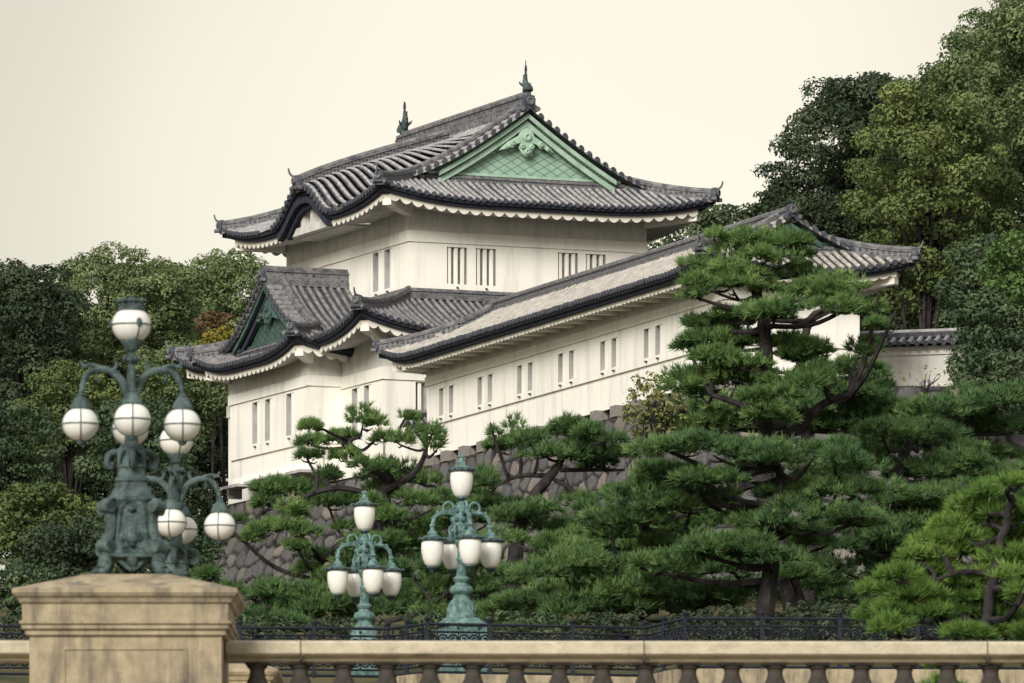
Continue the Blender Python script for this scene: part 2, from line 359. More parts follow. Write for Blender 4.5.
# ------------------------------------------------------------------ roofs
Z = Vector((0, 0, 1))
class Roof:
    """hip-and-gable tile roof over a rectangle. s runs along the ridge, t across it; mp maps (s,t,z) to building space"""
    def __init__(s, mp, smin, smax, Lt, ze, a, b, A, Rl, gv=None, gw=None, gmin=True, gmax=True, dmax=None, step=.28, over=1.8, kara=None):
        s.mp = lambda S, T, Zz: Vector(mp(S, T, Zz)); s.smin = smin; s.smax = smax; s.Lt = Lt; s.ze = ze; s.a = a; s.b = b
        s.A = A; s.Rl = Rl; s.gv = gv; s.gw = gw; s.gmin = gmin; s.gmax = gmax; s.dmax = dmax; s.step = step; s.over = over; s.kara = kara
    def h(s, d): return s.a * d + s.b * d * d
    def ds(s, S):
        q = []
        if s.gmin: q.append(S - s.smin)
        if s.gmax: q.append(s.smax - S)
        return min(q)
    def z(s, d, ds, dt): return s.ze + s.h(d) + s.A * max(0.0, 1 - max(ds, dt) / s.Rl) ** 2.2
    def pt(s, S, T, d=None, up=0.0):
        ds = s.ds(S); dt = s.Lt - abs(T)
        if d is None: d = min(ds, dt)
        return s.mp(S, T, s.z(d, ds, dt) + up)
    def hk(s, S, T):     # height of the undulating gable roof on the -t side at (S,T); None outside it
        if not s.kara: return None
        k = s.kara; d = T + s.Lt
        w = abs(S - k['c']) / (k['W'] + k.get('Wd', 0) * d)
        if w >= 1 or T > k['t1']: return None
        w = max(0.0, (w - .06) / .94)
        zb = s.ze + s.h(max(d, 0))
        zr = k['z0'] + (k['z1'] - k['z0']) * (d / (k['t1'] + s.Lt)) ** .85
        if zr <= zb: return None
        return zb + (zr - zb) * (.5 + .5 * math.cos(math.pi * w)) ** 1.0
    def rowgeom(s, mb, pts, lat, r=.070, disc=True, outdir=None, m_tile=0):
        sp = s.step / 2 + .012
        lat = lat.normalized()
        jz = random.uniform(-.012, .012); jr = random.uniform(.93, 1.07); jl = random.uniform(-.012, .012); r = r * jr
        pts = [p + Z * jz + lat * (jl + random.uniform(-.006, .006)) for p in pts]
        # pan
        n = len(pts); vs = []
        for p in pts: vs += [p - lat * sp, p + lat * sp]
        mb.add(vs, [(2 * i, 2 * i + 1, 2 * i + 3, 2 * i + 2) for i in range(n - 1)], 1)
        # round tiles: each course tapers a little so the joints catch light
        secs = []
        for i, p in enumerate(pts):
            rr = r * (1.06 if i % 2 == 0 else .93)
            secs.append([p + lat * rr * math.cos(x) + Z * (rr * 1.05 * math.sin(x) + .012) for x in (0, .63, 1.26, 1.88, 2.51, math.pi)])
        mb.loft(secs, m_tile, caps=False, closed=False)
        if disc:
            o = outdir.normalized(); c = pts[0] + Z * .035
            q = [[c + o * k + (lat * math.cos(x) + Z * math.sin(x)) * rad for x in [2 * math.pi * j / 8 for j in range(8)]] for k, rad in ((-.03, .088), (.045, .088))]
            mb.loft(q, 2)
    def tiles(s, round_mat):
        mb = MB(); st = s.step
        top_lim = s.dmax if s.dmax else s.Lt
        nS = int(round((s.smax - s.smin) / st))
        for sg in (-1, 1):
            for i in range(nS):
                S = s.smin + (i + .5) * (s.smax - s.smin) / nS; ds = s.ds(S)
                if s.dmax: dtop = min(s.dmax, ds)
                else: dtop = s.Lt if ds >= s.gv else ds
                d0 = 0.0
                if sg < 0 and s.kara:
                    dd = [x * .1 for x in range(int(s.Lt * 10))]
                    for x in dd:
                        hk = s.hk(S, -s.Lt + x)
                        if hk is not None and hk > s.ze + s.h(x) + .03: d0 = x + .1
                if dtop - d0 < .12: continue
                k = max(2, int((dtop - d0) / .16))
                pts = [s.pt(S, sg * (s.Lt - (d0 + (dtop - d0) * j / k)), d0 + (dtop - d0) * j / k) for j in range(k + 1)]
                lat = s.mp(1, 0, 0) - s.mp(0, 0, 0); out = (s.mp(0, sg, 0) - s.mp(0, 0, 0))
                s.rowgeom(mb, pts, lat, disc=d0 == 0, outdir=out)
        nT = int(round(2 * s.Lt / st))
        for end, on in ((-1, s.gmin), (1, s.gmax)):
            if not on: continue
            S0 = s.smin if end < 0 else s.smax
            for i in range(nT):
                T = -s.Lt + (i + .5) * 2 * s.Lt / nT; dt = s.Lt - abs(T)
                dtop = min(dt, s.dmax if s.dmax else s.gw + .05)
                if dtop < .12: continue
                k = max(2, int(dtop / .16))
                pts = [s.pt(S0 - end * dtop * j / k, T, dtop * j / k) for j in range(k + 1)]
                s.rowgeom(mb, pts, s.mp(0, 1, 0) - s.mp(0, 0, 0), outdir=s.mp(end, 0, 0) - s.mp(0, 0, 0))
        # verge tiles that cap the gable edge
        if s.gv is not None:
            for end, on in ((-1, s.gmin), (1, s.gmax)):
                if not on: continue
                S0 = s.smin if end < 0 else s.smax; Se = S0 - end * s.gv
                for sg in (-1, 1):
                    L_ = s.Lt - s.gv; n = int(L_ / .29)
                    for i in range(n):
                        d = s.gv + (i + .5) * L_ / n
                        T = sg * (s.Lt - d)
                        p0 = s.pt(Se + end * .02, T, d, .10); p1 = s.pt(Se - end * .6, T, d, .10)
                        tg = (s.pt(Se, T - sg * .1, d + .1) - s.pt(Se, T + sg * .1, d - .1)).normalized()
                        q = []
                        for p in (p0, p1): q.append([p + tg * .085 * math.cos(x) + Z * .085 * math.sin(x) for x in [2 * math.pi * j / 8 for j in range(8)]])
                        mb.loft(q, 0)
                        e = (p0 - p1).normalized()
                        q = [[p0 + e * k + (tg * math.cos(x) + Z * math.sin(x)) * .105 for x in [2 * math.pi * j / 8 for j in range(8)]] for k in (-.02, .06)]
                        mb.loft(q, 2)
        if s.kara:
            k_ = s.kara; du = k_['t1'] + s.Lt; n = int(du / st)
            for sg in (-1, 1):
                for i in range(n):
                    T = -s.Lt + (i + .5) * du / n
                    pts = []; w = 0.0
                    while w < k_['W'] + k_.get('Wd', 0) * (T + s.Lt):
                        S = k_['c'] + sg * w; hk = s.hk(S, T)
                        if hk is None: break
                        pts.append(s.mp(S, T, hk + .02)); w += .16
                        if hk < s.ze + s.h(T + s.Lt) + .02 and w > .5: break
                    if len(pts) > 2:
                        pts.reverse()
                        s.rowgeom(mb, pts, s.mp(0, 1, 0) - s.mp(0, 0, 0), disc=False)
            # discs along the arched front edge
            n = int(2 * k_['W'] / .27)
            for i in range(n):
                S = k_['c'] - k_['W'] + (i + .5) * 2 * k_['W'] / n
                p = s.mp(S, -s.Lt, s.eave_z(S, -s.Lt) + .05); o = (s.mp(0, -1, 0) - s.mp(0, 0, 0)); lat = (s.mp(1, 0, 0) - s.mp(0, 0, 0))
                mb.loft([[p + o * k + (lat * math.cos(x) + Z * math.sin(x)) * .105 for x in [2 * math.pi * j / 8 for j in range(8)]] for k in (-.3, .06)], 2)
        return mb
    def eave_z(s, S, T):
        ds = s.ds(S); dt = s.Lt - abs(T)
        z = s.z(0, ds, dt)
        if s.kara and T < 0 and dt < .01:
            hk = s.hk(S, -s.Lt)
            if hk is not None: z = max(z, hk)
        return z
    def sides(s):
        """eave runs: list of (start, end, inward) in (s,t)"""
        r = [((s.smin, -s.Lt), (s.smax, -s.Lt), (0, 1), 'n'), ((s.smin, s.Lt), (s.smax, s.Lt), (0, -1), 'p')]
        if s.gmin: r.append(((s.smin, -s.Lt), (s.smin, s.Lt), (1, 0), 'a'))
        if s.gmax: r.append(((s.smax, -s.Lt), (s.smax, s.Lt), (-1, 0), 'b'))
        return r
    def board(s):
        mb = MB()
        for p, q, inw, k in s.sides():
            L_ = math.dist(p, q); n = int(L_ / .12); secs = []
            for i in range(n + 1):
                c = L_ * i / n; S = p[0] + (q[0] - p[0]) * i / n; T = p[1] + (q[1] - p[1]) * i / n
                z = s.eave_z(S, T); e = min(c if (s.gmin or inw[0]) else 99, L_ - c if (s.gmax or inw[0]) else 99)
                sec = []
                for ins, dz in ((.03, -.02), (.05, -.11), (.15, -.13), (.17, -.22), (.42, -.24), (.42, -.02)):
                    ii = min(ins, e); sec.append(s.mp(S + inw[0] * ii, T + inw[1] * ii, z + dz))
                secs.append(sec)
            mb.loft(secs, 0)
        return mb
    def scallops(s, per=.43, skip=None, amp=.2):
        mb = MB()
        for p, q, inw, k in s.sides():
            L_ = math.dist(p, q); cnt = max(2, round(L_ / per)); n = cnt * 8; run = []
            runs = []
            for i in range(n + 1):
                c = L_ * i / n; S = p[0] + (q[0] - p[0]) * i / n; T = p[1] + (q[1] - p[1]) * i / n
                e = min(c if (s.gmin or inw[0]) else 99, L_ - c if (s.gmax or inw[0]) else 99)
                if skip and skip(S, T, k) or e < .45:
                    if len(run) > 1: runs.append(run)
                    run = []; continue
                zb = s.z(0, s.ds(S), s.Lt - abs(T))
                lo = -.31 - amp * abs(math.sin(math.pi * i / 8)) ** .8
                sec = []
                for ins, dz in ((.40, -.19), (.30, -.22), (.30, lo), (s.over * .55, lo + .10), (s.over + .05, lo + .22)):
                    ii = min(ins, e); sec.append(s.mp(S + inw[0] * ii, T + inw[1] * ii, zb + dz))
                run.append(sec)
            if len(run) > 1: runs.append(run)
            for r_ in runs: mb.loft(r_, 0, caps=False, closed=False, mats=[0, 0, 1, 1])
        # plastered beam ends at the corners
        for S0, on in ((s.smin, s.gmin), (s.smax, s.gmax)):
            if not on: continue
            e = 1 if S0 == s.smin else -1
            for T0 in (-s.Lt, s.Lt):
                f = -1 if T0 > 0 else 1
                z = s.z(0, 0, 0) - .46
                secs = []
                for d in (.42, s.over * 1.0):
                    c = s.mp(S0 + e * d, T0 + f * d, 0); w = (s.mp(e, -f, 0) - s.mp(0, 0, 0)).normalized() * .16
                    zz = z - s.A * .55 * min(1, d)
                    secs.append([c - w + Z * (zz - .16), c + w + Z * (zz - .16), c + w + Z * (zz + .2), c - w + Z * (zz + .2)])
                mb.loft(secs, 0)
        return mb
    # --- ridges
    def ridge_run(s, mb, pts, lat=None, w=.17, hgt=.34, cap=.10):
        """stacked ridge: dark patterned flanks, overlapping courses and a round cap tile row"""
        secs1 = []; secs2 = []; n = len(pts)
        for i, p in enumerate(pts):
            t = pts[min(i + 1, n - 1)] - pts[max(i - 1, 0)]
            l_ = lat if lat is not None else Vector((t.y, -t.x, 0)).normalized()
            prof = [(-w * 1.25, -.12), (-w * 1.25, hgt * .16), (-w, hgt * .18), (-w, hgt * .80), (-w * 1.25, hgt * .82), (-w * 1.25, hgt), (w * 1.25, hgt), (w * 1.25, hgt * .82), (w, hgt * .80), (w, hgt * .18), (w * 1.25, hgt * .16), (w * 1.25, -.12)]
            secs1.append([p + l_ * x + Z * y for x, y in prof])
            secs2.append([p + l_ * cap * math.cos(x) + Z * (hgt + cap * (.3 + math.sin(x))) for x in (-.5, .1, .7, 1.2, 1.57, 1.94, 2.44, 3.04, 3.64)])
        mb.loft(secs1, 0, mats=[1, 1, 0, 1, 1, 1, 1, 1, 0, 1, 1, 1])
        mb.loft(secs2, 1)
    def hips(s):
        mbs = []; ends = []
        for S0, on, e in ((s.smin, s.gmin, 1), (s.smax, s.gmax, -1)):
            if not on: continue
            for T0, f in ((-s.Lt, 1), (s.Lt, -1)):
                pts = []
                off = (s.gv + .75) if s.gv is not None else s.dmax
                if s.gv is not None:
                    n = 14
                    for i in range(n): 
                        d = s.Lt - .05 - (s.Lt - .05 - off) * i / n
                        pts.append(s.pt(S0 + e * off, T0 + f * d, d))
                n = 12
                for i in range(n + 1):
                    d = off * (1 - i / n)
                    pts.append(s.pt(S0 + e * d, T0 + f * d, d))
                mb = MB(); s.ridge_run(mb, pts, None, .13, .24, .10); mbs.append(mb)
                ends.append((pts[-1], (pts[-1] - pts[-3]).normalized()))
        return mbs, ends

def demon_tile(p, d, size=.45, horn=True):
    """ridge-end tile: a curled shield with a round boss, feet scrolls and a horn-like tube lifting forward"""
    mb = MB(); d = Vector((d.x, d.y, 0)).normalized(); l = Vector((-d.y, d.x, 0)); s = size
    out = [(-.55, -.35), (-.62, -.1), (-.42, .05), (-.45, .4), (-.3, .62), (0, .72), (.3, .62), (.45, .4), (.42, .05), (.62, -.1), (.55, -.35)]
    mb.loft([[p + d * k + l * x * s * q + Z * y * s * q for x, y in out] for k, q in ((-.06, 1), (.08, 1), (.13, .86))], 0)
    mb.loft([[p + d * k + (l * math.cos(a) + Z * math.sin(a)) * s * r_ + Z * s * .25 for a in [2 * math.pi * j / 10 for j in range(10)]] for k, r_ in ((.1, .3), (.2, .28), (.2, .18), (.16, .16))], 1)
    for sg in (-1, 1):
        mb.loft([[p + d * k + l * sg * s * .55 - Z * s * .28 + (l * math.cos(a) + Z * math.sin(a)) * s * .17 for a in [2 * math.pi * j / 8 for j in range(8)]] for k in (.0, .19)], 1)
    if horn:
        path = smooth_path([p + Z * s * .5 - d * .1, p + d * s * .3 + Z * s * .58, p + d * s * .62 + Z * s * .78, p + d * s * .76 + Z * s * 1.2], 4)
        n = len(path); mb.tube(path, [s * (.13 - .07 * i / n) for i in range(n)], 6, 1)
    return mb

def dolphin(c, d, hgt=.95):
    """roof-end fish: head down on the ridge, scaled body arching up into a forked tail"""
    mb = MB(); d = Vector((d.x, d.y, 0)).normalized(); l = Vector((-d.y, d.x, 0)); h = hgt
    path = smooth_path([c + d * .22 * h + Z * .02, c + d * .16 * h + Z * .18 * h, c - d * .02 * h + Z * .36 * h, c - d * .06 * h + Z * .58 * h, c + d * .0 * h + Z * .78 * h], 4)
    n = len(path); rr = [.15, .22, .235, .225, .205, .19, .175, .16, .145, .13, .12, .11, .10, .09, .08, .07, .055]
    mb.tube(path, [rr[min(i, 16)] * h for i in range(n)], 8)
    t = path[-1]
    for k in (-1, 1):
        mb.loft([[t - Z * .05 - l * .03, t - Z * .05 + l * .03, t + d * k * .05 * h + Z * .1 * h], [t + d * k * .1 * h + Z * .18 * h - l * .02, t + d * k * .1 * h + Z * .18 * h + l * .02, t + d * k * .06 * h + Z * .2 * h], [t + d * k * .05 * h + Z * .34 * h - l * .01, t + d * k * .05 * h + Z * .34 * h + l * .01, t + d * k * .03 * h + Z * .35 * h]], 0)
        f = c + Z * .25 * h + l * k * .14 * h
        mb.loft([[f - d * .06, f + d * .06, f + Z * .12 * h], [f + l * k * .1 * h - d * .1 + Z * .1, f + l * k * .1 * h - d * .04 + Z * .1, f + l * k * .12 * h + Z * .22 * h - d * .1]], 0)
    for i in range(4):   # back fins
        p = path[4 + 3 * i]
        mb.loft([[p - d * .10 * h - l * .02, p - d * .10 * h + l * .02, p + Z * .1 * h - d * .1 * h], [p - d * .24 * h + Z * .07 * h - l * .01, p - d * .24 * h + Z * .07 * h + l * .01, p - d * .2 * h + Z * .13 * h]], 0)
    return mb

def finish_roof(rf, bld, name, round_mat, zb, ridge=None, skip=None, per=.43, amp=.15, gable_mats=None, oni=.42):
    roof = rf.tiles(None).build(name, [round_mat, M['tile_pan'], M['tile_end']], bld, True, zb, angle=35)
    rf.board().build('eave_board', M['eave_board'], roof, False, zb)
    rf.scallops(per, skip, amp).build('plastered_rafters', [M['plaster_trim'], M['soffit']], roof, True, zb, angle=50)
    mbs, ends = rf.hips()
    for mb in mbs: mb.build('hip_ridge', [M['ridge_side'], M['ridge_cap']], roof, True, zb, angle=30)
    for p, d in ends:
        demon_tile(p + Z * .1, d, oni).build('ridge_end_tile', [M['tile_dark'], M['ridge_cap']], roof, True, zb)
        # upper demon tile where the descending ridge ends is part of the same run
    if ridge:
        s0, s1, w, hh, cap = ridge
        n = 12
        pts = [rf.mp(s0 + (s1 - s0) * i / n, 0, rf.ze + rf.h(rf.Lt)) for i in range(n + 1)]
        mb = MB(); rf.ridge_run(mb, pts, (rf.mp(0, 1, 0) - rf.mp(0, 0, 0)).normalized(), w, hh, cap)
        mb.build('main_ridge', [M['ridge_side'], M['ridge_cap']], roof, True, zb, angle=30)
    if gable_mats:
        for end, on in ((-1, rf.gmin), (1, rf.gmax)):
            if not on: continue
            gable(rf, end, roof, zb, *gable_mats)
            S0 = rf.smin if end < 0 else rf.smax
            p = rf.mp(S0 - end * (rf.gv + .05), 0, rf.ze + rf.h(rf.Lt) + .15); d = rf.mp(end, 0, 0) - rf.mp(0, 0, 0)
            demon_tile(p, d, gable_mats[3], False).build('ridge_end_tile', [M['tile_dark'], M['ridge_cap']], roof, True, zb)
    return roof

def gable(rf, end, roof, zb, m_board, m_wall, m_orn, oni, *_):
    S0 = rf.smin if end < 0 else rf.smax
    Sw = S0 - end * rf.gw; Sv = S0 - end * (rf.gv + .06)
    zbase = rf.ze + rf.h(rf.gw) - .02
    T1 = rf.Lt - rf.gw
    o = Vector(rf.mp(end, 0, 0) - rf.mp(0, 0, 0)); lat = rf.mp(0, 1, 0) - rf.mp(0, 0, 0)
    N = 28
    # triangular wall
    mb = MB(); row = []
    for i in range(N + 1):
        T = -T1 + 2 * T1 * i / N; d = rf.Lt - abs(T)
        row.append((rf.mp(Sw, T, zbase - .1), rf.mp(Sw, T, max(zbase, rf.ze + rf.h(d) - .06))))
    mb.loft([[a, b, b - o * .15, a - o * .15] for a, b in row], 0)
    g = mb.build('gable', m_wall, roof, False, zb)
    # barge boards in two steps
    mb = MB()
    for (dz0, dz1, x0, x1, mm) in ((-.13, -.29, -.10, .0, 0), (-.37, -.57, -.24, -.14, 1)):
        secs = []
        for i in range(N + 1):
            T = -(T1 - .72) + 2 * (T1 - .72) * i / N; d = rf.Lt - abs(T); z = rf.ze + rf.h(d)
            a = rf.mp(Sv, T, 0)
            secs.append([a + o * x0 + Z * (z + dz1), a + o * x1 + Z * (z + dz1), a + o * x1 + Z * (z + dz0), a + o * x0 + Z * (z + dz0)])
        mb.loft(secs, mm)
    # horizontal beam at the foot, slightly proud of the wall
    for dz, hh, pr, wd in ((.05, .16, .16, .98), (.26, .09, .09, .9)):
        c = rf.mp(Sw, 0, zbase + dz); 
        secs = []
        for k in (-1, 1):
            q = c + lat * k * T1 * wd
            secs.append([q - Z * hh / 2 - o * .02, q - Z * hh / 2 + o * pr, q + Z * hh / 2 + o * pr, q + Z * hh / 2 - o * .02])
        mb.loft(secs, 0)
    mb.build('barge_board', [m_board, m_orn], g, False, zb)
    mb = MB(); c = rf.mp(S0 - end * (rf.gw - .12), 0, rf.ze + rf.h(rf.gw) - .05)
    rf.ridge_run(mb, [c - lat * (T1 - .3), c + lat * (T1 - .3)], o, .10, .13, .07); mb.build('foot_course', [M['ridge_side'], M['ridge_cap']], g, True, zb)
    # pendant ornament under the peak
    mb = MB(); H = rf.h(rf.Lt) - rf.h(rf.gw); k = H / 2.4
    c = rf.mp(Sw, 0, rf.ze + rf.h(rf.Lt) - .62 * 1.0 - .42 * k) + o * (rf.gw - rf.gv - .30)
    shp = [(0, -.52), (.16, -.44), (.26, -.25), (.22, -.08), (.38, -.12), (.52, -.25), (.62, -.20), (.80, -.34), (.98, -.36), (.86, -.22), (.66, -.06), (.42, .08), (.28, .16), (.22, .34), (0, .46)]
    full = shp + [(-x, y) for x, y in reversed(shp[1:-1])]
    mb.loft([[c + o * q + lat * x * k * sc_ + Z * y * k * sc_ for x, y in full] for q, sc_ in ((0, 1), (.07, 1), (.11, .88))], 0)
    for (x, y, r_) in ((0, .12, .15), (-.17, -.2, .09), (.17, -.2, .09), (-.5, -.1, .09), (.5, -.1, .09), (-.75, -.26, .06), (.75, -.26, .06), (0, -.36, .1)):
        q = c + lat * x * k + Z * y * k
        mb.loft([[q + o * a + (lat * math.cos(b) + Z * math.sin(b)) * r_ * k * f for b in [2 * math.pi * j / 10 for j in range(10)]] for a, f in ((.05, 1), (.17, .95), (.2, .55), (.15, .4))], 0)
    mb.build('gable_pendant', m_board, g, True, zb)

# ------------------------------------------------------------------ walls with window openings
def wall_run(mb, p0, p1, nrm, z0, z1, holes=(), th=.26, m=0):
    """a flat wall from p0 to p1 (building space xy); holes are (a0,a1,z0,z1) measured along it; openings get reveals"""
    p0 = Vector((*p0, 0)); p1 = Vector((*p1, 0)); d = (p1 - p0); Ln = d.length; d.normalize(); nrm = Vector((*nrm, 0))
    A = sorted({0, Ln, *[h[0] for h in holes], *[h[1] for h in holes]}); B = sorted({z0, z1, *[h[2] for h in holes], *[h[3] for h in holes]})
    for i in range(len(A) - 1):
        for j in range(len(B) - 1):
            ca = (A[i] + A[i + 1]) / 2; cb = (B[j] + B[j + 1]) / 2
            if any(h[0] < ca < h[1] and h[2] < cb < h[3] for h in holes): continue
            mb.add([p0 + d * A[i] + Z * B[j], p0 + d * A[i + 1] + Z * B[j], p0 + d * A[i + 1] + Z * B[j + 1], p0 + d * A[i] + Z * B[j + 1]], [(0, 1, 2, 3)], m)
    for h in holes:
        c = [p0 + d * h[0] + Z * h[2], p0 + d * h[1] + Z * h[2], p0 + d * h[1] + Z * h[3], p0 + d * h[0] + Z * h[3]]; b = [q - nrm * th for q in c]
        mb.add(c + b, [(0, 1, 5, 4), (1, 2, 6, 5), (2, 3, 7, 6), (3, 0, 4, 7)], m + 1)  # reveals take the grey shutter material: shade inside openings put into colour

def window(bld, p0, p1, nrm, h, zb, bars=3, th=.26, barw=.13, side=False):
    p0 = Vector((*p0, 0)); p1 = Vector((*p1, 0)); d = (p1 - p0).normalized(); n = Vector((*nrm, 0))
    a0, a1, z0, z1 = h
    mb = MB(); c = p0 + d * (a0 + a1) / 2 - n * (th - .03) + Z * (z0 + z1) / 2
    q = [c + d * x * (a1 - a0) / 2 + Z * y * (z1 - z0) / 2 for x, y in ((-1, -1), (1, -1), (1, 1), (-1, 1))]
    mb.loft([[p - n * .05 for p in q], q], 0)
    w = mb.build('window', M['shutter'], bld, False, zb)
    for i in range(bars):
        x = a0 + (a1 - a0) * (.72 if side else (i + .5) / bars)
        c = p0 + d * x - n * (.085 if side else .12); mb = MB()
        s = [(-barw / 2, -.06), (-barw / 2, .045), (-barw / 2 + .02, .065), (barw / 2 - .02, .065), (barw / 2, .045), (barw / 2, -.06)]
        mb.loft([[c + d * u + n * v + Z * zz for u, v in s] for zz in (z0 + .004, z1 - .004)], 0)
        mb.build('window_bar', M['plaster'], w, False, zb)
    # small drain spout below the sill
    mb = MB(); c = p0 + d * (a0 + a1) / 2 + Z * (z0 - .12)
    mb.tube([c - n * .02, c + n * .09], .035, 6); mb.build('drain_spout', M['tile_dark'], w, False, zb)

def band(mb, p0, p1, nrm, z0, z1, pr=.06, e0=0.0, e1=0.0, m=0):
    p0 = Vector((*p0, 0)); p1 = Vector((*p1, 0)); d = (p1 - p0).normalized(); n = Vector((*nrm, 0))
    mb.loft([[c + Z * z0 - n * .1, c + Z * z0 + n * pr, c + Z * (z1 - .02) + n * pr, c + Z * z1 + n * (pr - .02), c + Z * z1 - n * .1] for c in (p0 - d * e0, p1 + d * e1)], m)

# ------------------------------------------------------------------ the keep (two storey corner turret)
D0 = 257.0
TA = math.atan2(7500, 17702)
TO = Vector(((409 - 512) / FPX * D0, D0, 0)); ZB = 24.6
keep = thing('corner_keep', 'white two storey castle keep with grey tile roofs and big green copper gable', 'castle keep', (TO.x, TO.y, ZB), TA)
UW, VW = 8.87, 11.5
# upper storey
mb = MB()
wr = [(1.41, 2.15, 31.35, 32.62), (2.49, 3.23, 31.35, 32.62), (5.56, 6.31, 31.35, 32.62), (6.61, 7.36, 31.35, 32.62)]
wlft = [(VW - 3.31, VW - 2.57, 31.33, 32.68), (VW - 2.25, VW - 1.5, 31.33, 32.68)]
wall_run(mb, (0, 0), (UW, 0), (0, -1), 30.2, 34.5, wr)
wall_run(mb, (0, VW), (0, 0), (-1, 0), 30.2, 34.5, wlft)
wall_run(mb, (UW, 0), (UW, VW), (1, 0), 30.2, 34.5); wall_run(mb, (UW, VW), (0, VW), (0, 1), 30.2, 34.5)
for a in (((0, 0), (UW, 0), (0, -1)), ((0, VW), (0, 0), (-1, 0)), ((UW, 0), (UW, VW), (1, 0))):
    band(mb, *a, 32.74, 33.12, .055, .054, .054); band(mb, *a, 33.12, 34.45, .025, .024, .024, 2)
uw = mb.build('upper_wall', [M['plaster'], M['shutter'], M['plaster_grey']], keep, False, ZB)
for h in wr: window(keep, (0, 0), (UW, 0), (0, -1), h, ZB)
for h in wlft: window(keep, (0, VW), (0, 0), (-1, 0), h, ZB, 1, .26, .22, True)
# lower storey
Oq = 1.63
l0 = (-Oq, -Oq); l1 = (UW + Oq, -Oq); l2 = (UW + Oq, VW + Oq); l3 = (-Oq, VW + Oq)
LL = math.dist(l3, l0)
fv = lambda v: VW + Oq - v                       # v -> distance along the left wall from its far end
hl = [(fv(1.2), fv(.47), 26.3, 27.72), (fv(.08), fv(-.6), 26.3, 27.72)]
hr = [(Oq - .42, Oq + .30, 26.3, 27.75)]
mb = MB()
wall_run(mb, l3, l0, (-1, 0), 24.7, 29.9, hl); wall_run(mb, l0, l1, (0, -1), 24.7, 29.9, hr)
wall_run(mb, l1, l2, (1, 0), 24.7, 29.9); wall_run(mb, l2, l3, (0, 1), 24.7, 29.9)
for a in ((l3, l0, (-1, 0)), (l0, l1, (0, -1))):
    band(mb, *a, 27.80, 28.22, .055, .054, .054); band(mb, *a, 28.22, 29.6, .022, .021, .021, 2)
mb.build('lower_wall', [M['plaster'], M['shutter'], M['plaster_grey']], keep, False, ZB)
for h in hl: window(keep, l3, l0, (-1, 0), h, ZB, 1, .26, .22, True)
for h in hr: window(keep, l0, l1, (0, -1), h, ZB, 2)
# projecting bay
BU, B0, B1 = -2.85, 2.11, 9.75
b0 = (BU, B1); b1 = (BU, B0); bw = lambda v: B1 - v
hb = [(bw(7.55), bw(6.85), 26.33, 27.78), (bw(6.32), bw(5.62), 26.33, 27.78), (bw(4.28), bw(3.56), 26.33, 27.78)]
mb = MB()
wall_run(mb, b0, b1, (-1, 0), 25.93, 29.25, hb); wall_run(mb, b1, (-Oq, B0), (0, -1), 25.93, 29.25); wall_run(mb, (-Oq, B1), b0, (0, 1), 25.93, 29.25)
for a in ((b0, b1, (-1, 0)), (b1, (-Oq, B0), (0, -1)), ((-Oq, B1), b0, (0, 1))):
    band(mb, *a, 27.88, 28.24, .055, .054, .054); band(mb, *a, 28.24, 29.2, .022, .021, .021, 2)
# under the moulding the wall steps back a little, then flares over the stone drop
I = .07
prof = [(-I, 25.93), (-I, 25.3), (.06, 24.98)]
for (pa, pb, n) in ((b0, b1, (-1, 0)), (b1, (-Oq, B0), (0, -1))):
    pa3 = Vector((*pa, 0)); pb3 = Vector((*pb, 0)); n3 = Vector((*n, 0)); dd = (pb3 - pa3).normalized()
    mb.loft([[q + n3 * x + Z * z for x, z in prof] + [q - n3 * .5 + Z * 24.98, q - n3 * .5 + Z * 25.93] for q in (pa3 + dd * (-.05 if n[0] else .05), pb3 + dd * (.05 if n[0] else 0))], 0)
mb.add([(BU, B1, 25.93), (BU, B0, 25.93), (-Oq, B0, 25.93), (-Oq, B1, 25.93)], [(0, 1, 2, 3)])
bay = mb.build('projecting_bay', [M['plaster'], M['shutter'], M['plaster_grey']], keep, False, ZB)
for i, v in enumerate((8.7, 6.6, 4.5, 2.6)):    # plastered hoods of the stone drops under the bay
    m2 = MB(); m2.box((BU - .12, v, 24.93), (.6, 1.45, .10)); m2.box((BU + .1, v + .85, 24.75), (.5, .16, .35)); m2.build('drop_hood', M['shutter'], bay, False, ZB)
for h in hb: window(keep, b0, b1, (-1, 0), h, ZB, 1, .26, .22, True)
# bands of the lower wall near its foot
mb = MB(); band(mb, l3, l0, (-1, 0), 25.2, 25.93, -.02, 0, 0); 
mb.box((-Oq + .3, VW / 2, 24.68), (.5, VW + 2 * Oq - .4, .3)); mb.build('sill_beam', M['wood_dark'], keep, False, ZB)

# main roof with gable and undulating side gable
EO = 1.8
cu, cv = UW / 2, VW / 2
Lt = (UW + 2 * EO) / 2
kara = dict(c=-.05, W=2.75, Wd=.45, z0=35.12, z1=37.05, t1=-.55)
rf = Roof(lambda S, T, z: (cu + T, cv + S, z), -cv - EO, cv + EO, Lt, 34.0, .37, .0305, .50, 4.2, gv=1.7, gw=2.2, step=.265, over=EO, kara=kara)
roof_top = finish_roof(rf, keep, 'upper_roof', M['tile_round'], ZB, ridge=(-cv - EO + 1.8, cv + EO - 1.8, .2, .5, .12),
    skip=lambda S, T, k: k == 'n' and abs(S) < 2.3, gable_mats=(M['copper'], M['copper_scale_x'], M['copper'], .52))
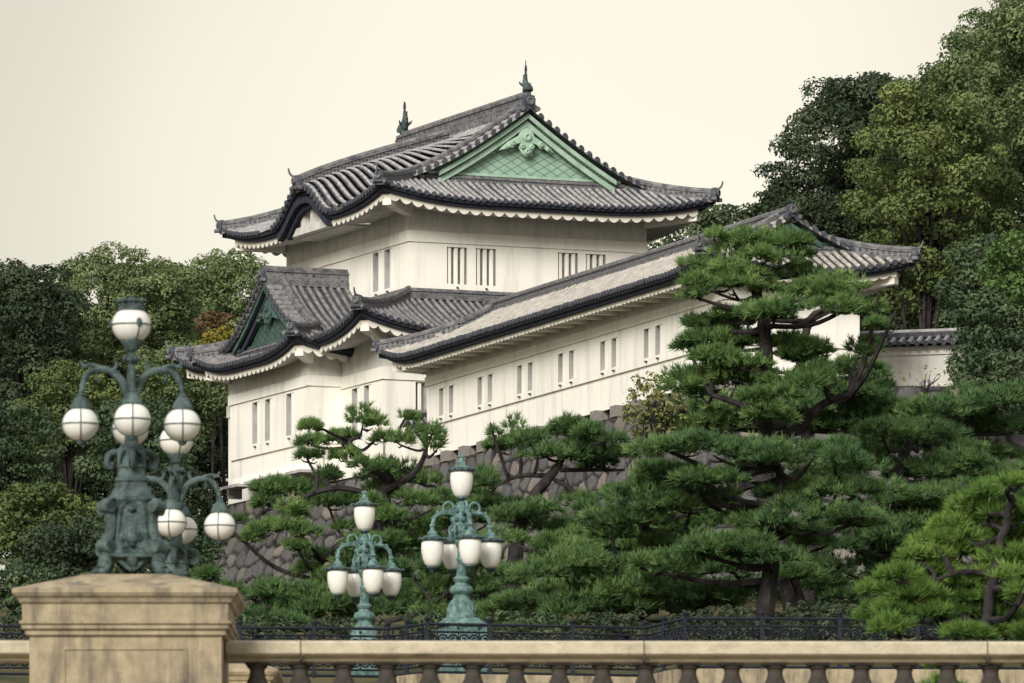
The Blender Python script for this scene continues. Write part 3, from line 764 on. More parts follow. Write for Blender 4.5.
# ridge, board and plaster face of the undulating gable
pts = []
for i in range(14):
    T = -Lt - .05 + (kara['t1'] + Lt) * i / 13
    zz = rf.hk(0.0, max(T, -Lt)) or rf.ze + rf.h(T + Lt)
    pts.append(rf.mp(0, T, zz))
mb = MB(); rf.ridge_run(mb, pts, Vector((0, 1, 0)), .15, .34, .11); mb.build('side_gable_ridge', [M['ridge_side'], M['ridge_cap']], roof_top, True, ZB, angle=30)
demon_tile(pts[0] + Z * .15, Vector((-1, 0, 0)), .46).build('ridge_end_tile', [M['tile_dark'], M['ridge_cap']], roof_top, True, ZB)
mb = MB()
for (x0, x1, z0, z1, W) in ((.10, .34, -.28, -.50, 2.35), (.3, .5, -.46, -.68, 1.9)):
    secs = []
    for i in range(41):
        S = -W + 2 * W * i / 40; z = rf.eave_z(S, -Lt)
        secs.append([rf.mp(S, -Lt + x, z + q) for x, q in ((x0, z1), (x0, z0), (x1, z0), (x1, z1))])
    mb.loft(secs, 0)
mb.build('arched_board', M['eave_board'], roof_top, True, ZB)
mb = MB(); secs = []
for i in range(31):
    S = -2.3 + 4.6 * i / 30; z = rf.eave_z(S, -Lt) - .5
    secs.append([rf.mp(S, -Lt + .75, 33.62), rf.mp(S, -Lt + .75, max(z, 33.7)), rf.mp(S, -Lt + EO, max(z, 33.7)), rf.mp(S, -Lt + EO, 33.62)])
mb.loft(secs, 0)
for S in (-.9, 0, .9): mb.box(rf.mp(S, -Lt + .62, 34.25), (.3, .24, 1.1 - .3 * abs(S)))
mb.box(rf.mp(0, -Lt + .6, 33.78), (.34, 5.0, .26))
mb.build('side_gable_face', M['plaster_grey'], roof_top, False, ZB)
for e in (-1, 1):
    c = rf.mp(e * (cv + EO - 2.0), 0, rf.ze + rf.h(rf.Lt) + .6)
    d_ = dolphin(c, Vector((0, e, 0)), .86 if e < 0 else 1.0).build('fish_finial', M['patina'], roof_top, True, ZB)
    mb = MB(); mb.tube([c + Z * .7, c + Z * 1.12], .016, 5); mb.build('lightning_rod', M['iron'], roof_top, False, ZB)
# lower roof skirt
LE = 3.15
rl = Roof(lambda S, T, z: (cu + T, cv + S, z), -cv - LE, cv + LE, (UW + 2 * LE) / 2, 29.36, .36, .036, .70, 4.0, dmax=3.12, step=.27, over=LE - Oq)
roof_low = finish_roof(rl, keep, 'lower_roof', M['tile_grey'], ZB, oni=.42)
mb = MB()   # ridge course where the skirt meets the upper wall
loop = [(-.14, -.14), (UW + .14, -.14), (UW + .14, VW + .14), (-.14, VW + .14)]
for i in range(4):
    a = Vector((*loop[i], 30.88)); b = Vector((*loop[(i + 1) % 4], 30.88)); rl.ridge_run(mb, [a, b], None, .12, .16, .08)
mb.build('wall_ridge', [M['ridge_side'], M['ridge_cap']], roof_low, True, ZB)
# bay roof
bc = 5.75
rb = Roof(lambda S, T, z: (S, bc + T, z), -3.95, .02, 4.85, 29.0, .37, .044, .55, 3.6, gv=.75, gw=1.15, gmax=False, step=.275, over=1.05)
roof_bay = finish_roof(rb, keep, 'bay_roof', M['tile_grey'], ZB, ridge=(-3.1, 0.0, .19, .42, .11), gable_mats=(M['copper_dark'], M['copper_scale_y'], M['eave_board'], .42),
    skip=lambda S, T, k: S > -1.75)

# ------------------------------------------------------------------ the long gallery
WA = math.atan2(.3378, .9412)
WO = Vector(((427 - 512) / FPX * 250, 250, 0)); WZ = 24.4
gal = thing('long_gallery', 'long low white gallery with tiled roof and seven pairs of small windows', 'gallery', (WO.x, WO.y, WZ), WA)
GL, GQ = 27.25, 4.35
hg = []
for k in range(7):
    c = 2.02 + 3.833 * k
    hg += [(c - .80, c - .20, 25.95, 26.85), (c + .20, c + .80, 25.95, 26.85)]
mb = MB()
g0 = (0, 0); g1 = (0, -GL); g2 = (GQ, -GL); g3 = (GQ, 0)
wall_run(mb, g0, g1, (-1, 0), 25.72, 28.3, hg); wall_run(mb, g1, g2, (0, -1), 25.72, 28.3); wall_run(mb, g2, g3, (1, 0), 24.7, 28.3); wall_run(mb, g3, g0, (0, 1), 24.7, 28.3)
for a in ((g0, g1, (-1, 0)), (g1, g2, (0, -1)), (g3, g0, (0, 1))):
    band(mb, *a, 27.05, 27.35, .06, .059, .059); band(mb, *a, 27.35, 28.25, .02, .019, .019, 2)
wall_run(mb, (.07, 0), (.07, -GL + .07), (-1, 0), 24.7, 25.72); wall_run(mb, (.07, -GL + .07), (GQ, -GL + .07), (0, -1), 24.7, 25.72)
mb.add([(0, 0, 25.72), (0, -GL, 25.72), (GQ, -GL, 25.72), (GQ, 0, 25.72)], [(0, 1, 2, 3)])
mb.build('gallery_wall', [M['plaster'], M['shutter'], M['plaster_grey']], gal, False, WZ)
for h in hg: window(gal, g0, g1, (-1, 0), h, WZ, 1, .26, .20, True)
mb = MB(); mb.box((-.48, 0, 27.62 - WZ), (.96, .2, .2)); br = mb.build('eave_bracket', M['plaster_trim'], gal)
mb = MB(); mb.box((.12, 0, 24.54 - WZ), (.56, .52, .35)); po = mb.build('stone_post', M['post_stone'], gal)
for i in range(22):
    o = br if i == 0 else br.copy()
    if i: col.objects.link(o)
    o.location = (0, -.35 - i * 1.27, 0)
for i in range(16):
    o = po if i == 0 else po.copy()
    if i: col.objects.link(o)
    o.location = (0, -.3 - i * 1.78, 0)
mb = MB(); mb.box((-.55, -GL / 2, 27.79), (.18, GL, .16)); mb.build('eave_purlin', M['plaster_trim'], gal, False, WZ)
mb = MB(); mb.box((.5, -GL / 2, 24.6), (.5, GL, .3)); mb.build('sill_beam', M['wood_dark'], gal, False, WZ)
rg = Roof(lambda S, T, z: (GQ / 2 + T, S, z), -GL - 1.3, 1.3, GQ / 2 + 1.25, 27.88, .40, .028, .45, 3.2, gv=1.35, gw=1.7, step=.26, over=1.2)
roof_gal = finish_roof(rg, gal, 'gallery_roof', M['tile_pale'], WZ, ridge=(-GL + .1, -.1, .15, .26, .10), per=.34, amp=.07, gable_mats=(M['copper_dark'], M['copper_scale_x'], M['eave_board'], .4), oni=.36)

# ------------------------------------------------------------------ rampart, plaster walls
def TW(u, v): return (TO.x + u * math.cos(TA) - v * math.sin(TA), TO.y + u * math.sin(TA) + v * math.cos(TA))
def WW(q, p): return (WO.x + q * math.cos(WA) - p * math.sin(WA), WO.y + q * math.sin(WA) + p * math.cos(WA))
path = [TW(9, 14.2), TW(-2.9, 11.6), TW(-2.95, 2.0), WW(-.1, .8), WW(-.1, -27.6), WW(3.0, -29.5), (46, 226)]
org = Vector((*TW(-2.9, 5), 18))
pv = [np.array(p) for p in path]
seg = [np.linalg.norm(q - p) for p, q in zip(pv, pv[1:])]; cum = np.concatenate([[0], np.cumsum(seg)])
def offs(h): return .22 * h + .018 * h * h
nrm = []
for i in range(len(pv)):
    def nn_(k):
        t = (pv[k + 1] - pv[k]) / seg[k]; return np.array([t[1], -t[0]])
    if i == 0: n = nn_(0)
    elif i == len(pv) - 1: n = nn_(i - 1)
    else:
        n1, n2 = nn_(i - 1), nn_(i); n = (n1 + n2) / np.linalg.norm(n1 + n2); n = n / max(.5, n @ n1)
    nrm.append(n)
if nrm[3][0] + nrm[3][1] > 0: nrm = [-n for n in nrm]
# fitted blocks: each vertex of a fine sheet finds its nearest and second nearest block centre; faces bulge, joints sink
rs = np.random.default_rng(5)
DS, DH, HT = .075, .07, 8.6
Sg = np.unique(np.concatenate([np.arange(0, cum[-1], DS), cum])); Hg = np.arange(0, HT, DH)
SS, HH = np.meshgrid(Sg, Hg)
cw, chh = .86, .60
gi = int(cum[-1] / cw) + 3; gj = int(HT / chh) + 3
cs = (np.arange(gi)[None, :] - .5 + .5 * (np.arange(gj)[:, None] % 2)) * cw + rs.uniform(-.36, .36, (gj, gi)) * cw
ch = (np.arange(gj)[:, None] - .5) * chh + rs.uniform(-.30, .30, (gj, gi)) * chh
wt_ = rs.uniform(-.06, .07, (gj, gi)); sx_ = np.full((gj, gi), .85)
bi = np.floor(SS / cw).astype(int); bj = np.floor(HH / chh).astype(int)
d1 = np.full(SS.shape, 9.); d2 = np.full(SS.shape, 9.); idx = np.zeros(SS.shape, int); px_ = np.zeros(SS.shape); ph_ = np.zeros(SS.shape)
for dj in range(-1, 4):
    for di in range(-1, 4):
        j = np.clip(bj + dj, 0, gj - 1); i = np.clip(bi + di, 0, gi - 1)
        ex = (SS - cs[j, i]) * sx_[j, i]; eh = (HH - ch[j, i]) * 1.3
        d = np.sqrt(ex * ex + eh * eh) - wt_[j, i]; k = j * gi + i
        new = d < d1; sec = (~new) & (d < d2) & (k != idx)
        d2 = np.where(new, np.where(k == idx, d2, d1), np.where(sec, d, d2)); idx = np.where(new, k, idx); d1 = np.where(new, d, d1)
        px_ = np.where(new, ex, px_); ph_ = np.where(new, eh, ph_)
edge = np.clip((d2 - d1 - .03) / .13, 0, 1); prof = 1 - (1 - edge) ** 2
nb_ = gi * gj; tx = rs.uniform(-.12, .12, nb_); th_ = rs.uniform(-.12, .12, nb_); of = rs.uniform(-.05, .05, nb_)
disp = (prof - 1) * .13 + of[idx] + tx[idx] * px_ + th_[idx] * ph_ + rs.normal(size=SS.shape) * .004
disp *= np.clip(HH / .25, 0, 1)
K_ = np.clip(np.searchsorted(cum, SS[0], side='right') - 1, 0, len(seg) - 1)
f_ = (SS[0] - cum[K_]) / np.array(seg)[K_]
P0 = np.array(pv); N0 = np.array(nrm)
base_ = P0[K_] * (1 - f_)[:, None] + P0[K_ + 1] * f_[:, None]; nv = N0[K_] * (1 - f_)[:, None] + N0[K_ + 1] * f_[:, None]
XY = base_[None] + nv[None] * (offs(HH) + disp)[..., None]
V = np.stack([XY[..., 0] - org.x, XY[..., 1] - org.y, 24.36 - HH - org.z], axis=-1)
r_, c_ = SS.shape
q = (np.arange(r_ - 1)[:, None] * c_ + np.arange(c_ - 1)[None, :]).ravel()
me = bpy.data.meshes.new('stone_rampart')
tops = [tuple(p) for p in P0]; bks = [tuple(p - n * (6 if 0 < i < 6 else 2)) for i, (p, n) in enumerate(zip(pv, nrm))]
vl = [tuple(v) for v in V.reshape(-1, 3)] + [(x - org.x, y - org.y, 24.36 - org.z) for x, y in tops + bks]
o_ = r_ * c_; m_ = len(tops)
fl = [(a, a + 1, a + c_ + 1, a + c_) for a in q.tolist()] + [(o_ + i, o_ + i + 1, o_ + m_ + i + 1, o_ + m_ + i) for i in range(m_ - 1)]
me.from_pydata(vl, [], fl)
tn = rs.random(nb_)
at_ = me.attributes.new('tone', 'FLOAT', 'POINT'); at_.data.foreach_set('value', np.concatenate([tn[idx].ravel(), np.full(2 * m_, .5)]).astype(np.float32))
at_ = me.attributes.new('joint', 'FLOAT', 'POINT'); at_.data.foreach_set('value', np.concatenate([(1 - np.clip((d2 - d1 - .05) / .10, 0, 1)).ravel(), np.zeros(2 * m_)]).astype(np.float32))
me.materials.append(M['rampart']); me.update(); me.shade_smooth()
ramp_o = bpy.data.objects.new('stone_rampart', me); col.objects.link(ramp_o); ramp_o.location = org
tag(ramp_o, 'battered grey brown stone rampart of fitted blocks under the keep and gallery', 'rampart')

def coped_wall(name, label, a, b, z0, z1, cope=.5):
    """plastered wall with a little two-sided tile roof along its top"""
    a = Vector((*a, 0)); b = Vector((*b, 0)); d = (b - a); Ln = d.length; d.normalize(); n = Vector((d.y, -d.x, 0))
    t = thing(name, label, 'wall', ((a.x + b.x) / 2, (a.y + b.y) / 2, z0), math.atan2(d.y, d.x), 'plaster walls with tile coping')
    w = MB(); w.box((0, 0, (z1 - z0) / 2), (Ln, .5, z1 - z0)); w.box((0, 0, z1 - z0 - .22), (Ln, .62, .12)); w.build('wall_face', M['plaster'], t)
    w = MB(); H = z1 - z0
    for sg in (-1, 1):
        w.add([(-Ln / 2, 0, H + cope), (Ln / 2, 0, H + cope), (Ln / 2, sg * .55, H + .03), (-Ln / 2, sg * .55, H + .03)], [(0, 1, 2, 3)], 1)
        w.add([(-Ln / 2, 0, H), (Ln / 2, 0, H), (Ln / 2, sg * .52, H - .03), (-Ln / 2, sg * .52, H - .03)], [(0, 1, 2, 3)], 1)
        k = int(Ln / .27)
        for i in range(k):
            x = -Ln / 2 + (i + .5) * Ln / k
            w.tube([(x, sg * .05, H + cope), (x, sg * .56, H + .05)], .07, 6, 0)
            w.tube([(x, sg * .54, H + .04), (x, sg * .60, H + .04)], .085, 8, 2)
    w.box((0, 0, H + cope + .07), (Ln, .26, .16), 2); w.tube([(-Ln / 2, 0, H + cope + .17), (Ln / 2, 0, H + cope + .17)], .085, 8, 0)
    w.build('tile_coping', [M['tile_round'], M['tile_pan'], M['tile_end']], t, True)
    return t
c1 = at(838, 350, 231); c2 = at(962, 350, 229.7)
coped_wall('plaster_wall', 'white plaster wall with low tiled coping to the right of the gallery', (c1.x, c1.y), (c2.x, c2.y), 24.3, 26.25, .28)
coped_wall('plaster_wall', 'short plaster wall with dark tiled coping in the gap between keep and gallery', TW(-1.55, -3.4), TW(2.4, -3.4), 24.36, 26.0, .35)

# ------------------------------------------------------------------ stone bridge in the foreground
DB = 75.0; K = DB / FPX
bz = lambda y: CZ + (YH - y) * K
bx_ = lambda x: (x - CX) * K
bridge = thing('stone_bridge', 'pale stone bridge parapet with turned balusters across the foreground', 'bridge', (0, DB, bz(735)))
B0z = bz(735)
def loc(z): return z - B0z
mb = MB()
mb.box((10, 6.0, -.45), (60, 13.2, .9)); 
for x in (-14, 4, 22): mb.box((x, 6.0, -4.4), (3.0, 13.0, 7.0))
mb.build('deck', M['granite'], bridge)
def stackloft(mb, cx, cy, prof, m=0):
    mb.loft([[(cx - w, cy - w, z), (cx + w, cy - w, z), (cx + w, cy + w, z), (cx - w, cy + w, z)] for w, z in prof], m)
def pedestal(cx, cy):
    mb = MB(); y = lambda q: loc(bz(q))
    stackloft(mb, cx, cy, [(.96, y(735)), (.96, y(636.5)), (1.0, y(635)), (1.0, y(631)), (1.035, y(629)), (1.035, y(625.5)), (1.06, y(624)), (1.06, y(621.5)), (1.03, y(620.8)), (1.03, y(604)), (1.055, y(603)), (1.075, y(599)), (1.11, y(596)), (1.11, y(594.5)), (1.125, y(594)), (1.125, y(589.5)), (.42, loc(CZ + (YH - 574) * (cy - .42 + DB) / FPX) if cy < 5 else loc(CZ + (YH - 574) * (.54 + DB) / FPX))])
    p = mb.build('pedestal', M['granite'], bridge, False)
    mb = MB()   # sunk panel moulding on the front: four thin fillets
    f = cy - .96
    for (x0, x1, q0, q1) in ((-.62, .62, 648, 649.6), (-.62, -.604, 649.6, 735), (.604, .62, 649.6, 735)):
        mb.box((cx + (x0 + x1) / 2, f - .004, (y(q0) + y(q1)) / 2), (x1 - x0, .02, abs(y(q0) - y(q1))))
    mb.build('panel_moulding', M['granite'], p)
    return p
PX = bx_(125.5)
pedestal(PX, .96); pedestal(PX + .02, .96 + 12.4)
bzr = lambda y: CZ + (YH - y) * (DB + .72) / FPX
bxr = lambda x: (x - CX) * (DB + .80) / FPX
# rails (front parapet): right of the pedestal and left of it
def rail(x0, x1, yy=.96):
    mb = MB(); y = lambda q: loc(bzr(q))
    prof = [(-.14, 661), (-.16, 659.5), (-.16, 657.5), (-.25, 655), (-.27, 653), (-.27, 643), (-.25, 641), (-.2, 640), (.2, 640), (.25, 641), (.27, 643), (.27, 653), (.25, 655), (.16, 657.5), (.16, 659.5), (.14, 661)]
    mb.loft([[(x, yy + a, y(q) - .0012 * (x - PX)) for a, q in prof] for x in (x0, x1)], 0)
    return mb.build('rail', M['granite_rail'], bridge, True, angle=30)
xs_j = [PX + .97, bxr(301), bxr(644), bxr(987), bxr(1330)]
for a, b in zip(xs_j, xs_j[1:]): rail(a + .006, b - .006)
rail(PX - 4.4, PX - .97)
mbj = MB()
for x in xs_j[1:4]:
    mbj = MB(); mbj.box((x, .96, loc(bzr(650.5)) - .0012 * (x - PX)), (.03, .50, .185)); mbj.build('mortar_joint', M['joint'], bridge)
mb = MB(); mb.box((bx_(700), .96, loc(bz(728))), (13.2, .5, .14)); mb.box((bx_(-100), .96, loc(bz(728))), (4, .5, .14)); mb.build('parapet_base', M['granite'], bridge)
mb = MB()
q = lambda v: (bz(v) - bz(721)) * 1.0128
mb.lathe([(.13, q(721)), (.13, q(714)), (.10, q(712)), (.085, q(706)), (.115, q(697)), (.125, q(690)), (.115, q(684)), (.085, q(677)), (.075, q(672)), (.082, q(669)), (.105, q(667.5)), (.105, q(665.5)), (.085, q(664.8))], 14)
mb.box((0, 0, q(662.6)), (.24, .24, .046)); mb.box((0, 0, q(723.5)), (.28, .28, .06))
balo = mb.build('baluster', M['granite_dark'], bridge, True); first = True  # darker granite: the shade on the balusters is put into their colour
for i in range(-3, 22):
    xp = 257.3 + 43.15 * i
    if 25 < xp < 232: continue
    o = balo if first else balo.copy()
    if not first: col.objects.link(o)
    first = False; x = (xp - CX) * (DB + .96) / FPX
    o.location = (x, .96, loc(CZ + (YH - 721) * (DB + .96) / FPX) - .0012 * (x - PX)); o.rotation_euler = (0, 0, random.uniform(-.03, .03))

# ------------------------------------------------------------------ bronze lamps on the stone bridge
def bridge_lamp(label):
    t = thing('bronze_lamp', label, 'street lamp', group='lion footed bronze lamps on the stone bridge')
    zq = lambda y: (574 - y) * (DB + .96) / FPX
    # clawed feet
    for a in range(4):
        an = math.pi / 4 + a * math.pi / 2; d = Vector((math.cos(an), math.sin(an), 0)); l = Vector((-d.y, d.x, 0)); mb = MB()
        pth = smooth_path([d * .30 + Z * zq(551), d * .36 + Z * zq(556), d * .37 + Z * zq(563), d * .43 + Z * zq(570)], 4)
        mb.tube(pth, [.085, .085, .08, .075, .075, .072, .07, .07, .07, .07, .07, .07, .075][:len(pth)], 8)
        for k in (-1, 0, 1): mb.ball(d * (.485 - .02 * abs(k)) + l * k * .055 + Z * .033, .042, 7, 5, sc3=(1, 1, .85))
        mb.ball(d * .42 + Z * .04, .075, 8, 6, sc3=(1, 1, .6))
        mb.build('lion_foot', M['patina'], t, True)
    # body: square vase with bowed sides
    mb = MB()
    for (w, z) in (): pass
    mb.lathe([(.31, zq(557)), (.33, zq(555.5)), (.33, zq(552.5)), (.29, zq(551)), (.265, zq(548)), (.245, zq(540)), (.225, zq(528)), (.215, zq(516)), (.215, zq(506)), (.225, zq(501)), (.25, zq(498)), (.25, zq(495)), (.21, zq(492)), (.19, zq(487)), (.165, zq(484)), (.155, zq(480)), (.17, zq(478)), (.17, zq(475.5)), (.145, zq(474)), (.14, zq(466)), (.155, zq(464.5)), (.155, zq(462)), (.13, zq(460.5)), (.115, zq(456)), (.08, zq(448)), (.065, zq(430)), (.05, zq(410)), (.05, zq(398))], 24, sq=5.0, ang=0)
    body = mb.build('lamp_body', M['patina'], t, True, angle=35)
    for a in range(4):        # corner consoles: S volutes at each corner
        an = math.pi / 4 + a * math.pi / 2; d = Vector((math.cos(an), math.sin(an), 0)); l = Vector((-d.y, d.x, 0)); mb = MB()
        p = [d * .33 + Z * zq(552), d * .39 + Z * zq(547), d * .37 + Z * zq(541), d * .315 + Z * zq(533), d * .295 + Z * zq(520), d * .32 + Z * zq(510), d * .36 + Z * zq(504), d * .345 + Z * zq(498), d * .29 + Z * zq(497)]
        pp = smooth_path(p, 3)
        mb.loft([[c + d * r_ * math.cos(b) + l * .06 * math.sin(b) for b in [2 * math.pi * j / 8 for j in range(8)]] for c, r_ in zip(pp, [.05] * len(pp))], 0)
        for (rr, yy, r2) in ((.36, 505, .062), (.375, 545, .07)):
            c = d * rr + Z * zq(yy)
            mb.loft([[c + l * k + (d * math.cos(b) + Z * math.sin(b)) * r2 for b in [2 * math.pi * j / 10 for j in range(10)]] for k in (-.075, .075)], 0)
        mb.build('corner_console', M['patina'], body, True)
        an = a * math.pi / 2; d = Vector((math.cos(an), math.sin(an), 0)); l = Vector((-d.y, d.x, 0)); mb = MB()
        # arched niche frame, lion mask and shield swag on each face
        arch = [l * x + Z * zq(yy) + d * .222 for x, yy in ((-.15, 545), (-.14, 530), (-.125, 515), (-.11, 507), (-.07, 501), (0, 498.5), (.07, 501), (.11, 507), (.125, 515), (.14, 530), (.15, 545))]
        mb.tube(smooth_path(arch, 3), .022, 6)
        c = d * .25 + Z * zq(537)
        mb.ball(c, .07, 10, 8, sc3=(1, 1, 1.1)); mb.ball(c + d * .055 - Z * .025, .035, 8, 6); mb.ball(c + d * .05 - Z * .065, .03, 8, 6, sc3=(1, 1.2, .6))
        for sg in (-1, 1):
            mb.ball(c + d * .045 + l * sg * .03 + Z * .02, .016, 6, 5); mb.ball(c + l * sg * .06 + Z * .06, .024, 6, 5)
            mb.tube(smooth_path([c + l * sg * .03 - Z * .06, c + l * sg * .1 - Z * .1, c + l * sg * .13 - Z * .2, c + l * sg * .07 - Z * .27, c - Z * .32 + d * .04], 3), .026, 6)
        for b in range(10):
            x = 2 * math.pi * b / 10; mb.ball(c + (l * math.cos(x) + Z * math.sin(x)) * .075 - d * .01, .03, 6, 5)
        mb.ball(c - Z * .22 + d * .03, .06, 8, 6, sc3=(1, 1, 1.4)); mb.ball(c + Z * .30 - d * .04, .05, 8, 6, sc3=(1, 1.3, .7))
        mb.build('lion_mask', M['patina'], body, True)
    # collar of four curled leaves
    mb = MB()
    for a in range(8):
        an = a * math.pi / 4; d = Vector((math.cos(an), math.sin(an), 0)); w = .04 if a % 2 == 0 else .028; k = 1.0 if a % 2 == 0 else .72
        pp = smooth_path([d * .07 + Z * zq(443), d * .12 * k + Z * zq(449), d * .2 * k + Z * zq(450), d * .245 * k + Z * zq(455), d * .235 * k + Z * zq(463), d * .19 * k + Z * zq(464), d * .19 * k + Z * zq(459)], 3)
        mb.tube(pp, [w * (1 - .35 * i / len(pp)) for i in range(len(pp))], 7)
    mb.lathe([(.09, zq(462)), (.13, zq(458)), (.12, zq(452)), (.07, zq(444)), (.09, zq(442)), (.06, zq(438))], 16)
    mb.build('leaf_collar', M['patina'], t, True)
    # upper stem with capital
    mb = MB()
    mb.lathe([(.05, zq(404)), (.085, zq(400)), (.09, zq(396)), (.055, zq(392)), (.045, zq(384)), (.042, zq(362)), (.05, zq(360)), (.085, zq(357)), (.075, zq(355)), (.045, zq(353)), (.035, zq(349)), (.075, zq(346)), (.085, zq(342)), (.11, zq(339)), (.11, zq(336.5)), (.07, zq(336))], 14)
    for a in range(4):
        an = a * math.pi / 2 + math.pi / 4; d = Vector((math.cos(an), math.sin(an), 0))
        mb.tube(smooth_path([d * .04 + Z * zq(358), d * .09 + Z * zq(354), d * .12 + Z * zq(357)], 3), .016, 6)
    mb.build('lamp_stem', M['patina'], t, True)
    def globe(c, r, parent, hanging):
        mb = MB(); N = 14
        prof = [(r * math.cos(a) * 1.0, r * .93 * math.sin(a)) for a in [(-.46 + .92 * i / N) * math.pi for i in range(N + 1)]]
        mb.lathe(prof, 28, c)
        g = mb.build('globe', M['glass'], parent, True, angle=80)
        mb = MB(); rr = r * 1.012
        mb.lathe([(rr, -.006), (rr + .006, -.006), (rr + .006, .006), (rr, .006)], 28, c)
        n = 4 if hanging else 3
        for k in range(n):
            a0 = k * 2 * math.pi / n + (0 if hanging else .9)
            lo, hi = (-.44, .36) if hanging else (-.44, 0.02)
            pth = [Vector(c) + Vector((math.cos(a0) * rr * math.cos(b), math.sin(a0) * rr * math.cos(b), rr * .93 * math.sin(b))) for b in [(lo + (hi - lo) * i / 10) * math.pi for i in range(11)]]
            mb.tube(pth, .0065, 5)
            if not hanging: mb.ball(pth[-1], .03, 7, 5, sc3=(1, 1, 1.6))
        if hanging: mb.ball(Vector(c) - Z * r * .96, .045, 8, 6, sc3=(1, 1, .8))
        mb.build('globe_band', M['lamp_metal'], g, True)
        return g
    gr = .185
    for a in range(4):
        an = a * math.pi / 2; d = Vector((math.cos(an), math.sin(an), 0)); l = Vector((-d.y, d.x, 0)); mb = MB()
        gz = zq(421)
        arm = smooth_path([d * .04 + Z * zq(391), d * .09 + Z * zq(379), d * .17 + Z * zq(370), d * .28 + Z * zq(366), d * .40 + Z * zq(368), d * .475 + Z * zq(376), d * .505 + Z * zq(388), d * .515 + Z * zq(393)], 4)
        mb.tube(arm, [.045 - .022 * i / len(arm) for i in range(len(arm))], 8)
        pp = smooth_path([d * .28 + Z * zq(366), d * .40 + Z * zq(362), d * .48 + Z * zq(363), d * .515 + Z * zq(358)], 3); mb.tube(pp, [.03 - .018 * i / len(pp) for i in range(len(pp))], 6)
        pp = smooth_path([d * .2 + Z * zq(370), d * .15 + Z * zq(362), d * .17 + Z * zq(356)], 3); mb.tube(pp, [.026 - .016 * i / len(pp) for i in range(len(pp))], 6)
        pp = smooth_path([d * .33 + Z * zq(367), d * .36 + Z * zq(374), d * .33 + Z * zq(378)], 3); mb.tube(pp, .014, 6)
        m_ = mb.build('lamp_arm', M['patina'], t, True)
        mb = MB(); c = d * .515
        mb.lathe([(.105, zq(406)), (.108, zq(404)), (.10, zq(403)), (.085, zq(399)), (.062, zq(395)), (.045, zq(393.5)), (.05, zq(392)), (.03, zq(390.5))], 16, c)
        mb.build('lamp_cap', M['patina'], m_, True)
        globe(c + Z * gz, gr, m_, True)
    g = globe(Z * zq(321.5), .198, t, False)
    mb = MB()
    mb.lathe([(.14, zq(307.5)), (.145, zq(305)), (.12, zq(303.5)), (.118, zq(300)), (.135, zq(298.5)), (.135, zq(296.8)), (.08, zq(296.5)), (.03, zq(295)), (.02, zq(292.5))], 18)
    for k in range(9):
        x = 2 * math.pi * k / 9; mb.ball((math.cos(x) * .137, math.sin(x) * .137, zq(297.5)), .024, 6, 5)
    mb.build('crown_top', M['patina'], g, True)
    return t
lamp = bridge_lamp('large bronze lamp with four hanging globes on the front stone pedestal')
LZ = CZ + (YH - 574.5) * (DB + .96) / FPX - .03
lamp.location = ((131.5 - CX) * (DB + .96) / FPX, DB + .96, LZ); lamp.rotation_euler = (0, 0, R(4))
lamp2 = copy_tree(lamp); lamp2['label'] = 'farther bronze lamp with hanging globes, half hidden behind the front stone pedestal'
lamp2.rotation_euler = (0, 0, R(-5)); lamp2.location = (lamp.location.x - .10, DB + .96 + 12.4, LZ)

# ------------------------------------------------------------------ iron bridge beyond: kerb, fence, teal lamps
DI = 148.0
def ip(x, y, Y=DI): return at(x, y, Y)
fence_pts = [(-25, 625, 147.8), (240, 626.5, 147.9), (314, 627, 148.0), (388, 628, 148.2), (407, 625.5, 147.5), (427, 623, 146.8), (490, 624, 147.0), (573, 625.5, 147.3), (645, 627, 147.6), (664, 622.5, 146.2), (685, 617.5, 144.9), (762, 617.5, 144.9), (840, 618, 145.0), (918, 618.3, 145.0), (996, 618.6, 145.1), (1075, 619, 145.2), (1154, 619.3, 145.3), (1233, 619.6, 145.3), (1312, 620, 145.4), (1391, 620.3, 145.4)]
fp = [ip(*a) for a in fence_pts]
fence = thing('iron_fence', 'dark scrolled iron railing running along the far bridge behind the stone parapet', 'fence', (0, DI, 10.0))
FH = 1.0
def spiral(c, ex, r0, turns, flip=1, n=14):
    return [c + ex * (r0 * (1 - .8 * i / n)) * math.cos(turns * 2 * math.pi * i / n) + Z * flip * (r0 * (1 - .8 * i / n)) * math.sin(turns * 2 * math.pi * i / n) for i in range(n + 1)]
fo = Vector(fence.location)
span = []
for a, b in zip(fp, fp[1:]):
    Ln = (b - a).length; k = max(1, round(Ln / 1.62)) if Ln > 2.2 else 1
    for i in range(k): span.append((a.lerp(b, i / k), a.lerp(b, (i + 1) / k)))
posts = [span[0][0]] + [b for a, b in span]
for p in posts:
    mb = MB(); c = p - fo
    mb.box(c - Z * (FH / 2), (.075, .075, FH)); mb.lathe([(.05, .0), (.035, .02), (.045, .05), (.06, .085), (.045, .12), (.01, .14)], 8, c); mb.box(c - Z * .13, (.1, .1, .03)); mb.box(c - Z * (FH - .06), (.11, .11, .08))
    mb.build('post', M['iron'], fence, False)
